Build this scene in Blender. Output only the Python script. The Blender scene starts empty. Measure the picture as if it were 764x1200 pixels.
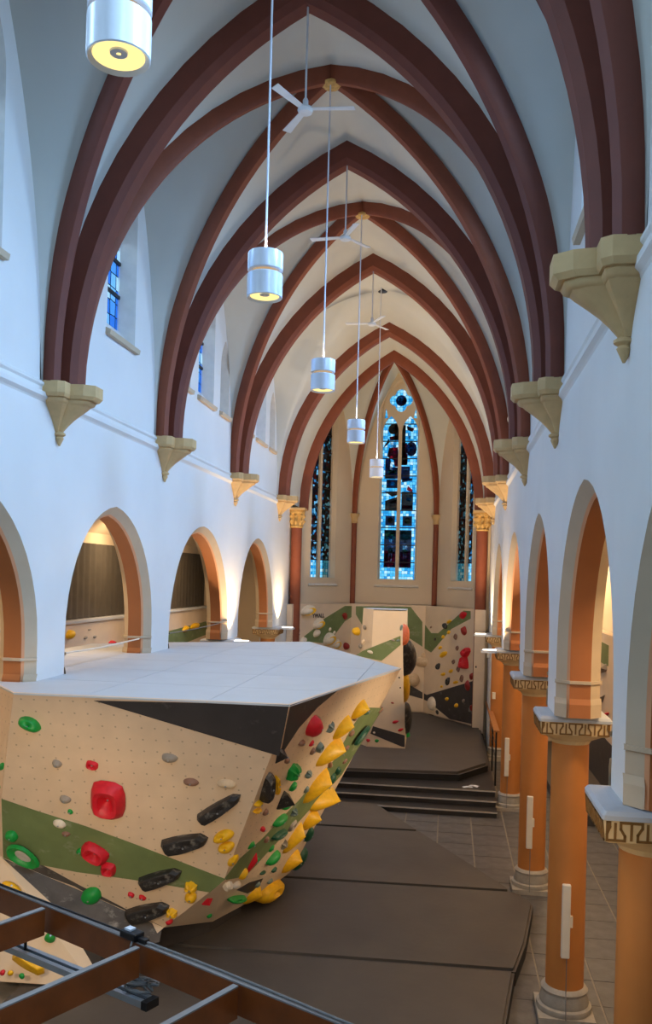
import bpy, bmesh, math, random
from mathutils import Vector, Matrix
C = bpy.context.scene.collection
R = math.radians
PI = math.pi
XL, XR, XC, H = -7.233, 1.767, -2.733, 7.3
TS = [-2.6, 3.35, 9.27, 15.18, 21.18, 28.54, 36.22]      # transverse arches along the nave
ZS = 10.64                                               # springing of the vault
# ------------------------------------------------------------------ camera, world, lights, exposure
cd = bpy.data.cameras.new('camera'); cam = bpy.data.objects.new('camera', cd); C.objects.link(cam)
cd.sensor_width = 36; cd.lens = 1019.2 / 1200 * 36; cd.shift_y = 75.2 / 1200
cam.matrix_world = Matrix.Translation((0, 0, H)) @ Matrix.Rotation(R(8.077), 4, 'Z') @ Matrix.Rotation(R(90), 4, 'X') @ Matrix.Rotation(R(1.478), 4, 'Z')
cd.clip_start = .05; cd.clip_end = 300
SC = bpy.context.scene; SC.camera = cam
SC.view_settings.view_transform = 'Standard'; SC.view_settings.look = 'None'
SC.view_settings.gamma = 1; SC.view_settings.exposure = 0.0
wd = bpy.data.worlds.new('sky'); SC.world = wd; wd.use_nodes = True
bg = wd.node_tree.nodes['Background']; bg.inputs[0].default_value = (.62, .82, 1, 1); bg.inputs[1].default_value = 1.35
def area(name, loc, d, sx, sy, w, col, spread=180):
    l = bpy.data.lights.new(name, 'AREA'); l.shape = 'RECTANGLE'; l.size = sx; l.size_y = sy; l.energy = w; l.color = col; l.spread = R(spread)
    o = bpy.data.objects.new(name, l); C.objects.link(o); o.location = loc
    o.rotation_euler = Vector(d).to_track_quat('-Z', 'Y').to_euler(); return o
def spot(name, loc, d, w, col, ang=90, rad=.1, blend=.6):
    l = bpy.data.lights.new(name, 'SPOT'); l.energy = w; l.color = col; l.spot_size = R(ang); l.spot_blend = blend; l.shadow_soft_size = rad
    o = bpy.data.objects.new(name, l); C.objects.link(o); o.location = loc
    o.rotation_euler = Vector(d).to_track_quat('-Z', 'Y').to_euler(); return o
DAY = (.45, .71, 1.0); WARM = (1.0, .70, .40)
mids = [(TS[i] + TS[i + 1]) / 2 for i in range(6)]
for i, m in enumerate(mids):                              # daylight through the clerestory windows
    area('clerestory_daylight', (XR + .40, m, 14.2), (-1, 0, -.75), 1.3, 3.6, 380, DAY, 120)
    area('clerestory_daylight', (XL - .62, m, 14.2), (1, 0, -.75), 1.3, 3.6, 95, DAY, 120)
area('west_fill', (XC, -2.4, 12.6), (0, 1, -.12), 4.6, 7.0, 70, DAY, 130)  # added cool fill behind the camera; the west wall has no window
area('apse_window_daylight', (-2.6, 43.9, 12), (0, -1, -.4), 1.8, 9, 60, DAY)
for y in (13, 20, 27, 34):                                # aisle lamps
    area('aisle_lamp', (-9.6, y, 8.3), (-.6, 0, -1), .5, 2.4, 110, WARM)
    area('aisle_lamp', (4.0, y, 8.0), (.5, 0, -1), .5, 2.4, 190, WARM)
for y in (28.3, 36.6):                                    # uplights on the capitals
    spot('uplight_beam', (XL + .42, y, 5.12), (.12, 0, 1), 1150, WARM, 120, .06, .9)
    spot('uplight_beam', (XR - .42, y, 5.12), (-.12, 0, 1), 1150, WARM, 120, .06, .9)
for p, q, w in (((-5.6, 7.4, 4.2), (-7.0, 14, 2.4), 540), ((-3.3, 6.1, 4.2), (-5.2, 14, 2.2), 400), ((.3, 4.2, 4.2), (-1.9, 18, 4.4), 600)):   # unseen floodlights under the beam frame, last one added to brighten the side panel
    spot('floodlight', p, [b - a for a, b in zip(p, q)], w, (1, .76, .50), 70, .25, .9)
spot('side_panel_fill', (3.3, 17.9, 3.6), (-5.4, 0, .1), 720, (1, .78, .52), 58, .2, .8)  # added spot without a fitting, brightens the boulder's overhanging side panel
for x in (XL + .5, XR - .5): spot('choir_fill', (x, 28.45, 5.2), (-2.6 - x, 8, 1.9), 620, (1, .76, .50), 95, .15, .9)  # added unseen spots that lift the tower and the apse
# ------------------------------------------------------------------ helpers
MT = {}
def mat(name, col, rough=.6, var=.06, scale=6, bump=0.0, metal=0, spec=.4, detail=4):
    m = bpy.data.materials.new(name); m.use_nodes = True; nt = m.node_tree; b = nt.nodes['Principled BSDF']
    b.inputs['Roughness'].default_value = rough; b.inputs['Metallic'].default_value = metal; b.inputs['Specular IOR Level'].default_value = spec
    tc = nt.nodes.new('ShaderNodeTexCoord'); nz = nt.nodes.new('ShaderNodeTexNoise'); nz.inputs['Scale'].default_value = scale; nz.inputs['Detail'].default_value = detail
    nt.links.new(tc.outputs['Object'], nz.inputs['Vector'])
    rp = nt.nodes.new('ShaderNodeValToRGB'); rp.color_ramp.elements[0].position = .3; rp.color_ramp.elements[1].position = .7
    rp.color_ramp.elements[0].color = tuple(max(0, c * (1 - var)) for c in col) + (1,); rp.color_ramp.elements[1].color = tuple(min(1, c * (1 + var)) for c in col) + (1,)
    nt.links.new(nz.outputs[0], rp.inputs[0]); nt.links.new(rp.outputs[0], b.inputs['Base Color'])
    if bump:
        bp = nt.nodes.new('ShaderNodeBump'); bp.inputs['Strength'].default_value = bump; bp.inputs['Distance'].default_value = .02
        nz2 = nt.nodes.new('ShaderNodeTexNoise'); nz2.inputs['Scale'].default_value = scale * 6; nt.links.new(tc.outputs['Object'], nz2.inputs['Vector'])
        nt.links.new(nz2.outputs[0], bp.inputs['Height']); nt.links.new(bp.outputs[0], b.inputs['Normal'])
    MT[name] = m; return m
def lin(r, g, b):
    f = lambda c: (c / 255 / 12.92) if c <= 10 else ((c / 255 + .055) / 1.055) ** 2.4
    return (f(r), f(g), f(b))
def emis(name, col, s):
    m = bpy.data.materials.new(name); m.use_nodes = True; nt = m.node_tree; nt.nodes.clear()
    e = nt.nodes.new('ShaderNodeEmission'); e.inputs[0].default_value = (*col, 1); e.inputs[1].default_value = s
    o = nt.nodes.new('ShaderNodeOutputMaterial'); nt.links.new(e.outputs[0], o.inputs[0]); MT[name] = m; return m
def glass(name, cols, scale=7, mode='brick', dark=(.01, .012, .02)):
    m = bpy.data.materials.new(name); m.use_nodes = True; nt = m.node_tree; nt.nodes.clear()
    o = nt.nodes.new('ShaderNodeOutputMaterial'); mx = nt.nodes.new('ShaderNodeMixShader'); t = nt.nodes.new('ShaderNodeBsdfTransparent'); g = nt.nodes.new('ShaderNodeBsdfGlossy')
    g.inputs['Roughness'].default_value = .15; g.inputs[0].default_value = (.5, .5, .5, 1); mx.inputs[0].default_value = .05
    uv = nt.nodes.new('ShaderNodeUVMap'); uv.uv_map = 'UVMap'
    rp = nt.nodes.new('ShaderNodeValToRGB'); rp.color_ramp.interpolation = 'CONSTANT'
    el = rp.color_ramp.elements
    while len(el) < len(cols): el.new(.5)
    for i, c in enumerate(cols): el[i].position = i / len(cols); el[i].color = (*c, 1)
    mixc = nt.nodes.new('ShaderNodeMixRGB'); mixc.inputs[2].default_value = (*dark, 1)
    v = nt.nodes.new('ShaderNodeTexVoronoi'); v.inputs['Scale'].default_value = scale; v.voronoi_dimensions = '2D'
    ve = nt.nodes.new('ShaderNodeTexVoronoi'); ve.inputs['Scale'].default_value = scale; ve.voronoi_dimensions = '2D'; ve.feature = 'DISTANCE_TO_EDGE'
    if mode == 'brick': v.inputs['Randomness'].default_value = .12; ve.inputs['Randomness'].default_value = .12
    for n in (v, ve): nt.links.new(uv.outputs[0], n.inputs['Vector'])
    sp = nt.nodes.new('ShaderNodeSeparateColor'); nt.links.new(v.outputs['Color'], sp.inputs[0]); nt.links.new(sp.outputs[0], rp.inputs[0])
    lt = nt.nodes.new('ShaderNodeMath'); lt.operation = 'LESS_THAN'; lt.inputs[1].default_value = .03; nt.links.new(ve.outputs['Distance'], lt.inputs[0])
    nt.links.new(rp.outputs[0], mixc.inputs[1]); nt.links.new(lt.outputs[0], mixc.inputs[0])
    nt.links.new(mixc.outputs[0], t.inputs[0]); nt.links.new(t.outputs[0], mx.inputs[1]); nt.links.new(g.outputs[0], mx.inputs[2]); nt.links.new(mx.outputs[0], o.inputs[0])
    MT[name] = m; return m
def panelmat(name, col):                                  # plywood with a grid of bolt holes, in the panel's own metres
    m = mat(name, col, .55, .05, 2.5); nt = m.node_tree; b = nt.nodes['Principled BSDF']
    base = b.inputs['Base Color'].links[0].from_socket
    uv = nt.nodes.new('ShaderNodeUVMap'); uv.uv_map = 'UVMap'
    s = nt.nodes.new('ShaderNodeVectorMath'); s.operation = 'SCALE'; s.inputs['Scale'].default_value = 4.6; nt.links.new(uv.outputs[0], s.inputs[0])
    f = nt.nodes.new('ShaderNodeVectorMath'); f.operation = 'FRACTION'; nt.links.new(s.outputs[0], f.inputs[0])
    d = nt.nodes.new('ShaderNodeVectorMath'); d.operation = 'DISTANCE'; d.inputs[1].default_value = (.5, .5, 0); nt.links.new(f.outputs[0], d.inputs[0])
    l = nt.nodes.new('ShaderNodeMath'); l.operation = 'LESS_THAN'; l.inputs[1].default_value = .075; nt.links.new(d.outputs['Value'], l.inputs[0])
    mm = nt.nodes.new('ShaderNodeMath'); mm.operation = 'MULTIPLY'; mm.inputs[1].default_value = .38; nt.links.new(l.outputs[0], mm.inputs[0])
    mx = nt.nodes.new('ShaderNodeMixRGB'); mx.inputs[2].default_value = (.05, .035, .025, 1); nt.links.new(mm.outputs[0], mx.inputs[0]); nt.links.new(base, mx.inputs[1]); nt.links.new(mx.outputs[0], b.inputs['Base Color'])
    return m
class MB:
    def __init__(s): s.v = []; s.f = []; s.mi = []; s.uv = None
    def add(s, vs, fs, m=0):
        k = len(s.v); s.v += [tuple(p) for p in vs]; s.f += [tuple(i + k for i in f) for f in fs]; s.mi += [m] * len(fs); return s
    def quad(s, a, b, c, d, m=0): return s.add([a, b, c, d], [(0, 1, 2, 3)], m)
    def grid(s, rows, m=0, close=False):
        n = len(rows[0]); vs = [p for r in rows for p in r]; fs = []
        for i in range(len(rows) - 1):
            for j in range(n if close else n - 1):
                j2 = (j + 1) % n; fs.append((i * n + j, i * n + j2, (i + 1) * n + j2, (i + 1) * n + j))
        return s.add(vs, fs, m)
    def box(s, x0, x1, y0, y1, z0, z1, m=0, M=None):
        vs = [(x, y, z) for z in (z0, z1) for (x, y) in ((x0, y0), (x1, y0), (x1, y1), (x0, y1))]
        if M: vs = [tuple(M @ Vector(p)) for p in vs]
        return s.add(vs, [(3, 2, 1, 0), (4, 5, 6, 7), (0, 1, 5, 4), (1, 2, 6, 5), (2, 3, 7, 6), (3, 0, 4, 7)], m)
    def lathe(s, prof, c=(0, 0, 0), n=24, m=0, cap=True):
        rows = [[(c[0] + r * math.cos(2 * PI * k / n), c[1] + r * math.sin(2 * PI * k / n), c[2] + z) for k in range(n)] for r, z in prof]
        s.grid(rows, m, True)
        if cap:
            k = len(s.v) - n; s.f.append(tuple(range(k, k + n))); s.mi.append(m)
            k = len(s.v) - n * len(prof); s.f.append(tuple(range(k + n - 1, k - 1, -1))); s.mi.append(m)
        return s
    def prism(s, poly, z0, z1, m=0):
        n = len(poly); return s.add([(x, y, z0) for x, y in poly] + [(x, y, z1) for x, y in poly], [tuple(range(n - 1, -1, -1)), tuple(range(n, 2 * n))] + [(i, (i + 1) % n, n + (i + 1) % n, n + i) for i in range(n)], m)
    def plate(s, poly, nrm, th, m=0, lift=0.0):           # polygon in space, thickened backwards along its normal
        nv = Vector(nrm).normalized(); a = [Vector(p) + nv * lift for p in poly]; b = [p - nv * th for p in a]; n = len(a)
        return s.add(a + b, [tuple(range(n)), tuple(range(2 * n - 1, n - 1, -1))] + [(i, n + i, n + (i + 1) % n, (i + 1) % n) for i in range(n)], m)
    def tube(s, pts, r, n=6, m=0):
        P = [Vector(p) for p in pts]; rows = []
        for i, p in enumerate(P):
            t = (P[min(i + 1, len(P) - 1)] - P[max(i - 1, 0)]).normalized(); u = t.orthogonal().normalized() if abs(t.z) > .9 else t.cross(Vector((0, 0, 1))).normalized(); w = t.cross(u)
            rows.append([p + (u * math.cos(2 * PI * k / n) + w * math.sin(2 * PI * k / n)) * r for k in range(n)])
        return s.grid(rows, m, True)
    def build(s, name, mats, parent=None, smooth=False, uvn=None):
        me = bpy.data.meshes.new(name); me.from_pydata([tuple(p) for p in s.v], [], s.f)
        for m in (mats if isinstance(mats, (list, tuple)) else [mats]): me.materials.append(MT[m])
        for p, i in zip(me.polygons, s.mi): p.material_index = i; p.use_smooth = smooth
        bm = bmesh.new(); bm.from_mesh(me); bmesh.ops.recalc_face_normals(bm, faces=bm.faces)
        if uvn:
            O, n = Vector(uvn[0]), Vector(uvn[1]).normalized(); up = Vector((0, 0, 1)); up = (up - n * up.dot(n)).normalized(); ri = up.cross(n)
            ul = bm.loops.layers.uv.new('UVMap')
            for f in bm.faces:
                for l in f.loops: l[ul].uv = ((l.vert.co - O).dot(ri), (l.vert.co - O).dot(up))
        bm.to_mesh(me); bm.free()
        if smooth: me.set_sharp_from_angle(angle=R(38))
        o = bpy.data.objects.new(name, me); C.objects.link(o)
        if parent: o.parent = parent; o.matrix_parent_inverse = parent.matrix_world.inverted()
        return o
def tag(o, label=None, cat=None, group=None, kind=None):
    if label: o['label'] = label
    if cat: o['category'] = cat
    if group: o['group'] = group
    if kind: o['kind'] = kind
    return o
def thing(name, loc, label=None, cat=None, group=None, kind=None):
    o = bpy.data.objects.new(name, None); C.objects.link(o); o.location = loc; o.empty_display_size = .2
    o.matrix_world = Matrix.Translation(loc)
    return tag(o, label, cat, group, kind)
def clip(poly, x0, x1, y0, y1):
    for ax, lim, sg in ((0, x0, 1), (0, x1, -1), (1, y0, 1), (1, y1, -1)):
        out = []
        for i in range(len(poly)):
            a, b = poly[i - 1], poly[i]; ia, ib = (a[ax] - lim) * sg >= 0, (b[ax] - lim) * sg >= 0
            if ia != ib:
                t = (lim - a[ax]) / (b[ax] - a[ax]); out.append((a[0] + t * (b[0] - a[0]), a[1] + t * (b[1] - a[1])))
            if ib: out.append(b)
        poly = out
        if len(poly) < 3: return []
    return poly
def arcz(d, a, h):
    r = (h * h + a * a) / (2 * a); d = max(0, min(d, a)); return math.sqrt(max(0, r * r - (r - d) ** 2))
def outline(a, zb, zs, h, t=0, n=10, zoff=0):             # pointed arch outline inset by t: (s, z) from left foot over the apex to right foot
    r = (h * h + a * a) / (2 * a); cx = r - a; ri = r - t; a2 = a - t
    thm = math.acos(max(-1, min(1, cx / ri))); L = [(-a2, zb + zoff)]
    for k in range(n + 1):
        th = thm * k / n; L.append((cx - ri * math.cos(th), zs + ri * math.sin(th)))
    return L + [(-x, z) for x, z in reversed(L[:-1])]
# ------------------------------------------------------------------ materials
mat('wall_paint', lin(226, 226, 224), .8, .025, .8, .05)
mat('apse_paint', lin(214, 196, 170), .8, .03, .8, .05)
mat('vault_paint', lin(200, 201, 194), .85, .05, .5, .05)
mat('rib_red', lin(112, 58, 44), .6, .08, 3, .05)
mat('rib_brown', lin(132, 70, 46), .6, .08, 3, .05)
mat('stone_beige', lin(205, 172, 122), .7, .08, 5, .15)
mat('gold_stone', lin(200, 160, 92), .55, .25, 14, .3)
mat('column_orange', lin(198, 126, 62), .55, .05, 2, .05)
mat('arch_orange', lin(178, 110, 62), .55, .05, 2, .05)
mat('arch_bead', lin(218, 158, 116), .5, .04, 2)
mat('arch_cream', lin(196, 178, 152), .65, .05, 2)
mat('abacus_top', lin(190, 196, 204), .6, .04, 4)
mat('frieze_cream', lin(226, 196, 146), .6, .05, 6)
mat('meander_brown', lin(128, 90, 42), .5, .08, 10)
mat('base_grey', lin(172, 164, 152), .7, .1, 9, .2)
mat('tile_dark', lin(90, 88, 88), .42, .28, 3.5, .1, 0, .35)
mat('grout', lin(140, 132, 120), .8, .1, 8)
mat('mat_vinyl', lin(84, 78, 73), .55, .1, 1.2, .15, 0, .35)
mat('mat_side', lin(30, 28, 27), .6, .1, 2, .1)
mat('step_stone', lin(50, 47, 46), .35, .15, 4, .1)
mat('step_edge', lin(176, 170, 164), .4, .12, 6)
panelmat('panel_tan', lin(222, 196, 166))
mat('panel_plain', lin(224, 202, 174), .55, .04, 2)
mat('deck_white', lin(196, 199, 202), .6, .03, 1.5)
mat('paint_dark', lin(62, 58, 58), .5, .12, 2.2)
mat('paint_black', lin(86, 80, 76), .6, .28, 3)
mat('paint_green', lin(112, 128, 82), .55, .12, 2.2)
def chalk(name, lo, hi, amt, sc):                        # patches of climbers' chalk rubbed onto a paint
    nt = MT[name].node_tree; b = nt.nodes['Principled BSDF']; base = b.inputs['Base Color'].links[0].from_socket; tc = nt.nodes.new('ShaderNodeTexCoord')
    mp = nt.nodes.new('ShaderNodeMapping'); mp.inputs['Scale'].default_value = (1, 1, 1.8); mp.inputs['Rotation'].default_value = (.3, .6, .2); nt.links.new(tc.outputs['Object'], mp.inputs[0])
    n = nt.nodes.new('ShaderNodeTexNoise'); n.inputs['Scale'].default_value = sc; n.inputs['Detail'].default_value = 7; n.inputs['Roughness'].default_value = .68; nt.links.new(mp.outputs[0], n.inputs['Vector'])
    r = nt.nodes.new('ShaderNodeMapRange'); r.inputs['From Min'].default_value = lo; r.inputs['From Max'].default_value = hi; r.inputs['To Max'].default_value = amt; nt.links.new(n.outputs[0], r.inputs['Value'])
    m = nt.nodes.new('ShaderNodeMixRGB'); m.inputs[2].default_value = (*lin(205, 200, 190), 1); nt.links.new(r.outputs[0], m.inputs[0]); nt.links.new(base, m.inputs[1]); nt.links.new(m.outputs[0], b.inputs['Base Color'])
chalk('paint_black', .54, .74, .6, 2.6); chalk('paint_green', .58, .8, .45, 2.2); chalk('paint_dark', .6, .85, .3, 2.2)
mat('kick_dark', lin(64, 60, 60), .6, .1, 3)
HC = dict(green=(24, 150, 62), pine=(28, 84, 62), red=(206, 28, 44), maroon=(150, 40, 36), grey=(150, 140, 128), brown=(140, 104, 86), tan=(214, 188, 154), cream=(226, 214, 194), yellow=(238, 184, 24),
          teal=(112, 130, 126), black=(44, 42, 42), orange=(240, 120, 70))
for k, c in HC.items(): mat('hold_' + k, lin(*c), .45, .1, 12, .1, 0, .45)
chalk('hold_black', .52, .8, .5, 6)
mat('hold_chalk', lin(190, 186, 180), .9, .1, 14)
mat('beam_brown', lin(134, 68, 28), .35, .18, 6, .05, 0, .5)
mat('beam_cap', lin(142, 138, 136), .4, .08, 6)
mat('aluminium', lin(172, 176, 182), .3, .05, 8, 0, .6)
mat('black_plastic', lin(26, 26, 28), .4, .1, 10)
mat('cable_grey', lin(120, 118, 116), .5, .08, 20)
mat('lamp_white', lin(222, 228, 238), .25, .02, 6, 0, 0, .6)
mat('white_plastic', lin(232, 222, 204), .45, .03, 6)
mat('fan_white', lin(220, 226, 232), .4, .03, 6)
mat('curtain_dark', lin(78, 72, 64), .85, .1, 3, .2)
mat('window_stone', lin(212, 206, 196), .7, .05, 5, .1)
mat('lead', lin(24, 24, 28), .6, .1, 10)
mat('rail_wood', lin(168, 110, 62), .45, .15, 8)
mat('ink', lin(40, 38, 36), .6, .05, 10)
mat('loft_wood', lin(120, 82, 52), .6, .1, 4)
emis('glow_warm', (1, .78, .30), 1.35); emis('glow_dim', (1, .66, .34), .55); emis('glow_uplight', (1, .86, .66), 6)
BL = [(.14, .58, .82), (.30, .74, .92), (.60, .88, .98), (.20, .64, .88), (.85, .96, 1), (.42, .80, .95)]
glass('glass_blue', BL, 7)
glass('glass_clear', [(.34, .62, .95), (.5, .76, 1), (.8, .93, 1.0), (.22, .48, .9)], 3.2)
glass('glass_dark', [(.05, .06, .10), (.03, .03, .05), (.18, .44, .60), (.22, .05, .05), (.06, .10, .08), (.45, .70, .82), (.04, .05, .08), (.12, .06, .04), (.10, .25, .34)], 8, 'vor')
for n_, c_ in dict(red=(.42, .03, .07), maroon=(.22, .03, .06), night=(.06, .09, .17), umber=(.15, .09, .06), pale=(.80, .82, .86), teal=(.10, .38, .48), moss=(.16, .28, .18), gold=(.40, .30, .10)).items():
    glass('glass_' + n_, [c_, tuple(min(1, x * 1.5) for x in c_), tuple(x * .6 for x in c_)], 8, 'vor')
# ------------------------------------------------------------------ nave walls with arcades and clerestory
AZS = [(TS[i], TS[i + 1]) for i in range(6)]
ARC = [(.37, 2.5), (6.40, 2.55), (12.13, 2.48), (18.17, 2.44), (25.0, 3.06), (32.45, 2.98)]
def arcade(i):
    y, a = ARC[i]
    return (y, a, 5.12, 6.02, 2.68) if a < 2.8 else (y, a, 5.12, 5.55, 3.13)
def clere(i):
    L = [(mids[i], .82, 12.36, 15.2, 1.3)]
    if TS[i + 1] - TS[i] > 7: L += [(mids[i] + s * 2.10, .54, 12.36, 13.7, 1.0) for s in (-1, 1)]
    return L
def wall_strip(mb, M, s0, s1, z0, z1, ops, d=0, m=0):
    S = {s0, s1}
    for (sc, a, zb, zs, h) in ops:
        for x, z in outline(a, zb, zs, h): S.add(round(sc + x, 5))
    S = sorted(x for x in S if s0 - 1e-6 <= x <= s1 + 1e-6)
    def top(op, s): sc, a, zb, zs, h = op; return zs + arcz(a - abs(s - sc), a, h)
    for x0, x1 in zip(S, S[1:]):
        if x1 - x0 < 1e-4: continue
        mid = (x0 + x1) / 2; op = next((o for o in ops if abs(mid - o[0]) < o[1]), None)
        if op is None: mb.quad(M(x0, z0, d), M(x1, z0, d), M(x1, z1, d), M(x0, z1, d), m)
        else:
            if op[2] > z0 + .01: mb.quad(M(x0, z0, d), M(x1, z0, d), M(x1, op[2], d), M(x0, op[2], d), m)
            mb.quad(M(x0, top(op, x0), d), M(x1, top(op, x1), d), M(x1, z1, d), M(x0, z1, d), m)
ML = lambda s, z, d: (XL - d, s, z)
MR = lambda s, z, d: (XR + d, s, z)
for side, M in (('left', ML), ('right', MR)):
    mb = MB()
    for d in (0, .7):
        for i in range(6):
            wall_strip(mb, M, TS[i], TS[i + 1], 5.12, 10.45, [arcade(i)], d)
            wall_strip(mb, M, TS[i], TS[i + 1], 10.45, 18.6, clere(i), d)
        wall_strip(mb, M, TS[6], 39.4, .0, 18.6, [], d)
    for i in range(6):                                    # undersides of the piers
        for a, b in ((TS[i], ARC[i][0] - ARC[i][1]), (ARC[i][0] + ARC[i][1], TS[i + 1])):
            mb.quad(M(a, 5.12, 0), M(b, 5.12, 0), M(b, 5.12, .7), M(a, 5.12, .7))
    mb.quad(M(TS[6], 0, 0), M(TS[6], 0, .7), M(TS[6], 5.12, .7), M(TS[6], 5.12, 0))
    mb.build('wall_' + side, 'wall_paint', None).__setitem__('kind', 'structure')
    pr = [(0, 10.64), (.05, 10.60), (.05, 10.56), (.015, 10.52), (.015, 10.46), (.075, 10.43), (.075, 10.35), (.02, 10.30), (0, 10.27)]
    t = MB(); t.grid([[M(y, z, -d) for d, z in pr] for y in (TS[0], 39.3)])
    o = t.build('trim_1' if side == 'left' else 'trim_2', 'wall_paint'); tag(o, kind='structure')
mb = MB(); mb.quad((XL - .7, -3, 0), (XR + .7, -3, 0), (XR + .7, -3, 18.6), (XL - .7, -3, 18.6)); tag(mb.build('wall_west', 'wall_paint'), kind='structure')
lf = MB(); lf.box(-11.3, 5.8, -3, 2.2, 5.35, 5.6); tag(lf.build('floor_loft', 'loft_wood'), kind='structure')
# arcade arches: cream chamfer, bead, orange soffit, cream back edge
nth = ['behind the camera', 'beside the camera', 'nearest', 'second nearest', 'third', 'farthest']
for side, M in (('left', ML), ('right', MR)):
    for i in range(1, 6):
        sc, a, zb, zs, h = arcade(i)
        t = thing('arcade_arch', M(sc, 5.12, .35), 'orange-lined pointed arch with cream edge, %s in the %s nave wall' % (nth[i], side), 'arch', 'pointed arches of the %s nave wall' % side)
        def ring(t0, d): return [M(sc + x, z, d) for x, z in outline(a, zb, zs, h, t0, 12)]
        for nm, mt, A, B in (('chamfer', 'arch_cream', (0, 0), (.17, .15)), ('bead', 'arch_bead', (.17, .15), (.21, .19)), ('soffit', 'arch_orange', (.21, .19), (.21, .52)), ('back_chamfer', 'arch_cream', (.21, .52), (0, .7))):
            g = MB(); g.grid([ring(*A), ring(*B)]); g.build(nm, mt, t, True)
        for sg in (-1, 1):                                # thin impost moulding and slightly flared foot on each jamb
            Q = lambda o_, z: [M(sc + sg * (a - tt - o_), z, dd) for tt, dd in ((0, -.02), (.17, .15), (.21, .19), (.21, .52), (0, .72))]
            g = MB(); g.grid([Q(0, 5.66), Q(.035, 5.67), Q(.035, 5.715), Q(0, 5.72)]); g.build('impost', 'arch_cream', t)
            for nm, mt, k0, k1 in (('foot', 'arch_cream', 0, 2), ('foot', 'arch_orange', 2, 4), ('foot', 'arch_cream', 3, 5)):
                g = MB(); g.grid([Q(.04, 5.125)[k0:k1], Q(.04, 5.34)[k0:k1], Q(.002, 5.43)[k0:k1]]); g.build(nm, mt, t)
# ------------------------------------------------------------------ vault
SU = [(k / 13) ** 1.8 for k in range(14)]
def lerp(a, b, t): return tuple(x + (y - x) * t for x, y in zip(a, b))
vault = MB()
OFF = .45
def diag(i, sx, sy, u):                                   # sx -1 left, sy -1 from near corner
    hb = (TS[i + 1] - TS[i]) / 2; xw = XL if sx < 0 else XR; y0 = TS[i] if sy < 0 else TS[i + 1]
    L = math.hypot(4.5, hb - OFF); return (xw - sx * 4.5 * u, y0 - sy * (OFF + (hb - OFF) * u), ZS + arcz(L * u, L, 7.38))
for i in range(6):
    hb = (TS[i + 1] - TS[i]) / 2; aw = hb - (.72 if hb < 3.3 else .55)
    for sx in (-1, 1):
        xw = XL if sx < 0 else XR
        for sy in (-1, 1):
            y0 = TS[i] if sy < 0 else TS[i + 1]
            rows, rows2 = [], []
            for u in SU:
                D = diag(i, sx, sy, u); A = (xw - sx * 4.5 * u, y0, ZS + arcz(4.5 * u, 4.5, 7.21)); Wp = (xw, mids[i] + sy * aw * (1 - u), ZS + arcz(aw * u, aw, 7.2))
                rows.append([tuple(lerp(A, D, k / 4)[j] + (.10 * math.sin(PI * k / 4) * u if j == 2 else 0) for j in range(3)) for k in range(5)])
                rows2.append([tuple(lerp(D, Wp, k / 5)[j] + (.16 * math.sin(PI * k / 5) * u if j == 2 else 0) for j in range(3)) for k in range(6)])
            vault.grid(rows); vault.grid(rows2)
# chancel bay and apse cells
YA = 39.4; XA0, XA1 = -6.86, 1.4; AW = (XA1 - XA0) / 2
C1, C2 = (-4.79, 43.0), (-.66, 43.0); K0_, K1_ = (XA0, YA), (XA1, YA); BOSS = (XC, 39.45, 17.45)
for sx in (-1, 1):
    rows = []
    for u in SU:
        A = ((XL if sx < 0 else XR) - sx * 4.5 * u, TS[6], ZS + arcz(4.5 * u, 4.5, 7.21)); B = ((XA0 if sx < 0 else XA1) - sx * AW * u, YA, 10.4 + arcz(AW * u, AW, 7.15)); rows.append([lerp(A, B, k / 3) for k in range(4)])
    vault.grid(rows)
def arib(c, u): L = math.hypot(c[0] - BOSS[0], c[1] - BOSS[1]); return (c[0] + (BOSS[0] - c[0]) * u, c[1] + (BOSS[1] - c[1]) * u, 10.4 + arcz(L * u, L, BOSS[2] - 10.4))
for a, b in ((K0_, C1), (C1, C2), (C2, K1_)):
    L = math.hypot(b[0] - a[0], b[1] - a[1]); aw = L / 2 - .12; mx, my = (a[0] + b[0]) / 2, (a[1] + b[1]) / 2; dx, dy = (b[0] - a[0]) / L, (b[1] - a[1]) / L
    for c, sg in ((a, -1), (b, 1)):
        rows = []
        for u in SU:
            s = sg * aw * (1 - u); rows.append([lerp(arib(c, u), (mx + dx * s, my + dy * s, 10.5 + arcz(aw * u, aw, 6.95)), k / 5) for k in range(6)])
        vault.grid(rows)
o = vault.build('ceiling', 'vault_paint', None, True); tag(o, kind='structure')
bmw = bmesh.new(); bmw.from_mesh(o.data); bmesh.ops.remove_doubles(bmw, verts=bmw.verts, dist=.002); bmw.to_mesh(o.data); bmw.free()
# ribs and arches
def sweep(mb, pts, nrm, bi, prof):
    rows = []
    for p, n in zip(pts, nrm):
        p, n = Vector(p), Vector(n).normalized(); rows.append([p + n * r + Vector(bi) * w for r, w in prof])
    mb.grid(rows, 0, True)
PT = [(-.06, -.25), (.33, -.25), (.44, -.15), (.44, .15), (.33, .25), (-.06, .25)]
PD = [(-.05, -.14), (.20, -.14), (.29, -.07), (.29, .07), (.20, .14), (-.05, .14)]
def half_arch(xw, sx, y, a, zs, h, mb, prof, n=22):      # each profile line runs to the crown plane, so the halves meet in a mitre
    r = (h * h + a * a) / (2 * a); cx = xw - sx * r; rows = []
    for k in range(n + 1):
        row = []
        for off, w in prof:
            ri = r - off; th = math.acos((r - a) / ri) * k / n; row.append((cx + sx * ri * math.cos(th), y + w, zs + ri * math.sin(th)))
        rows.append(row)
    mb.grid(rows, 0, True)
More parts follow.
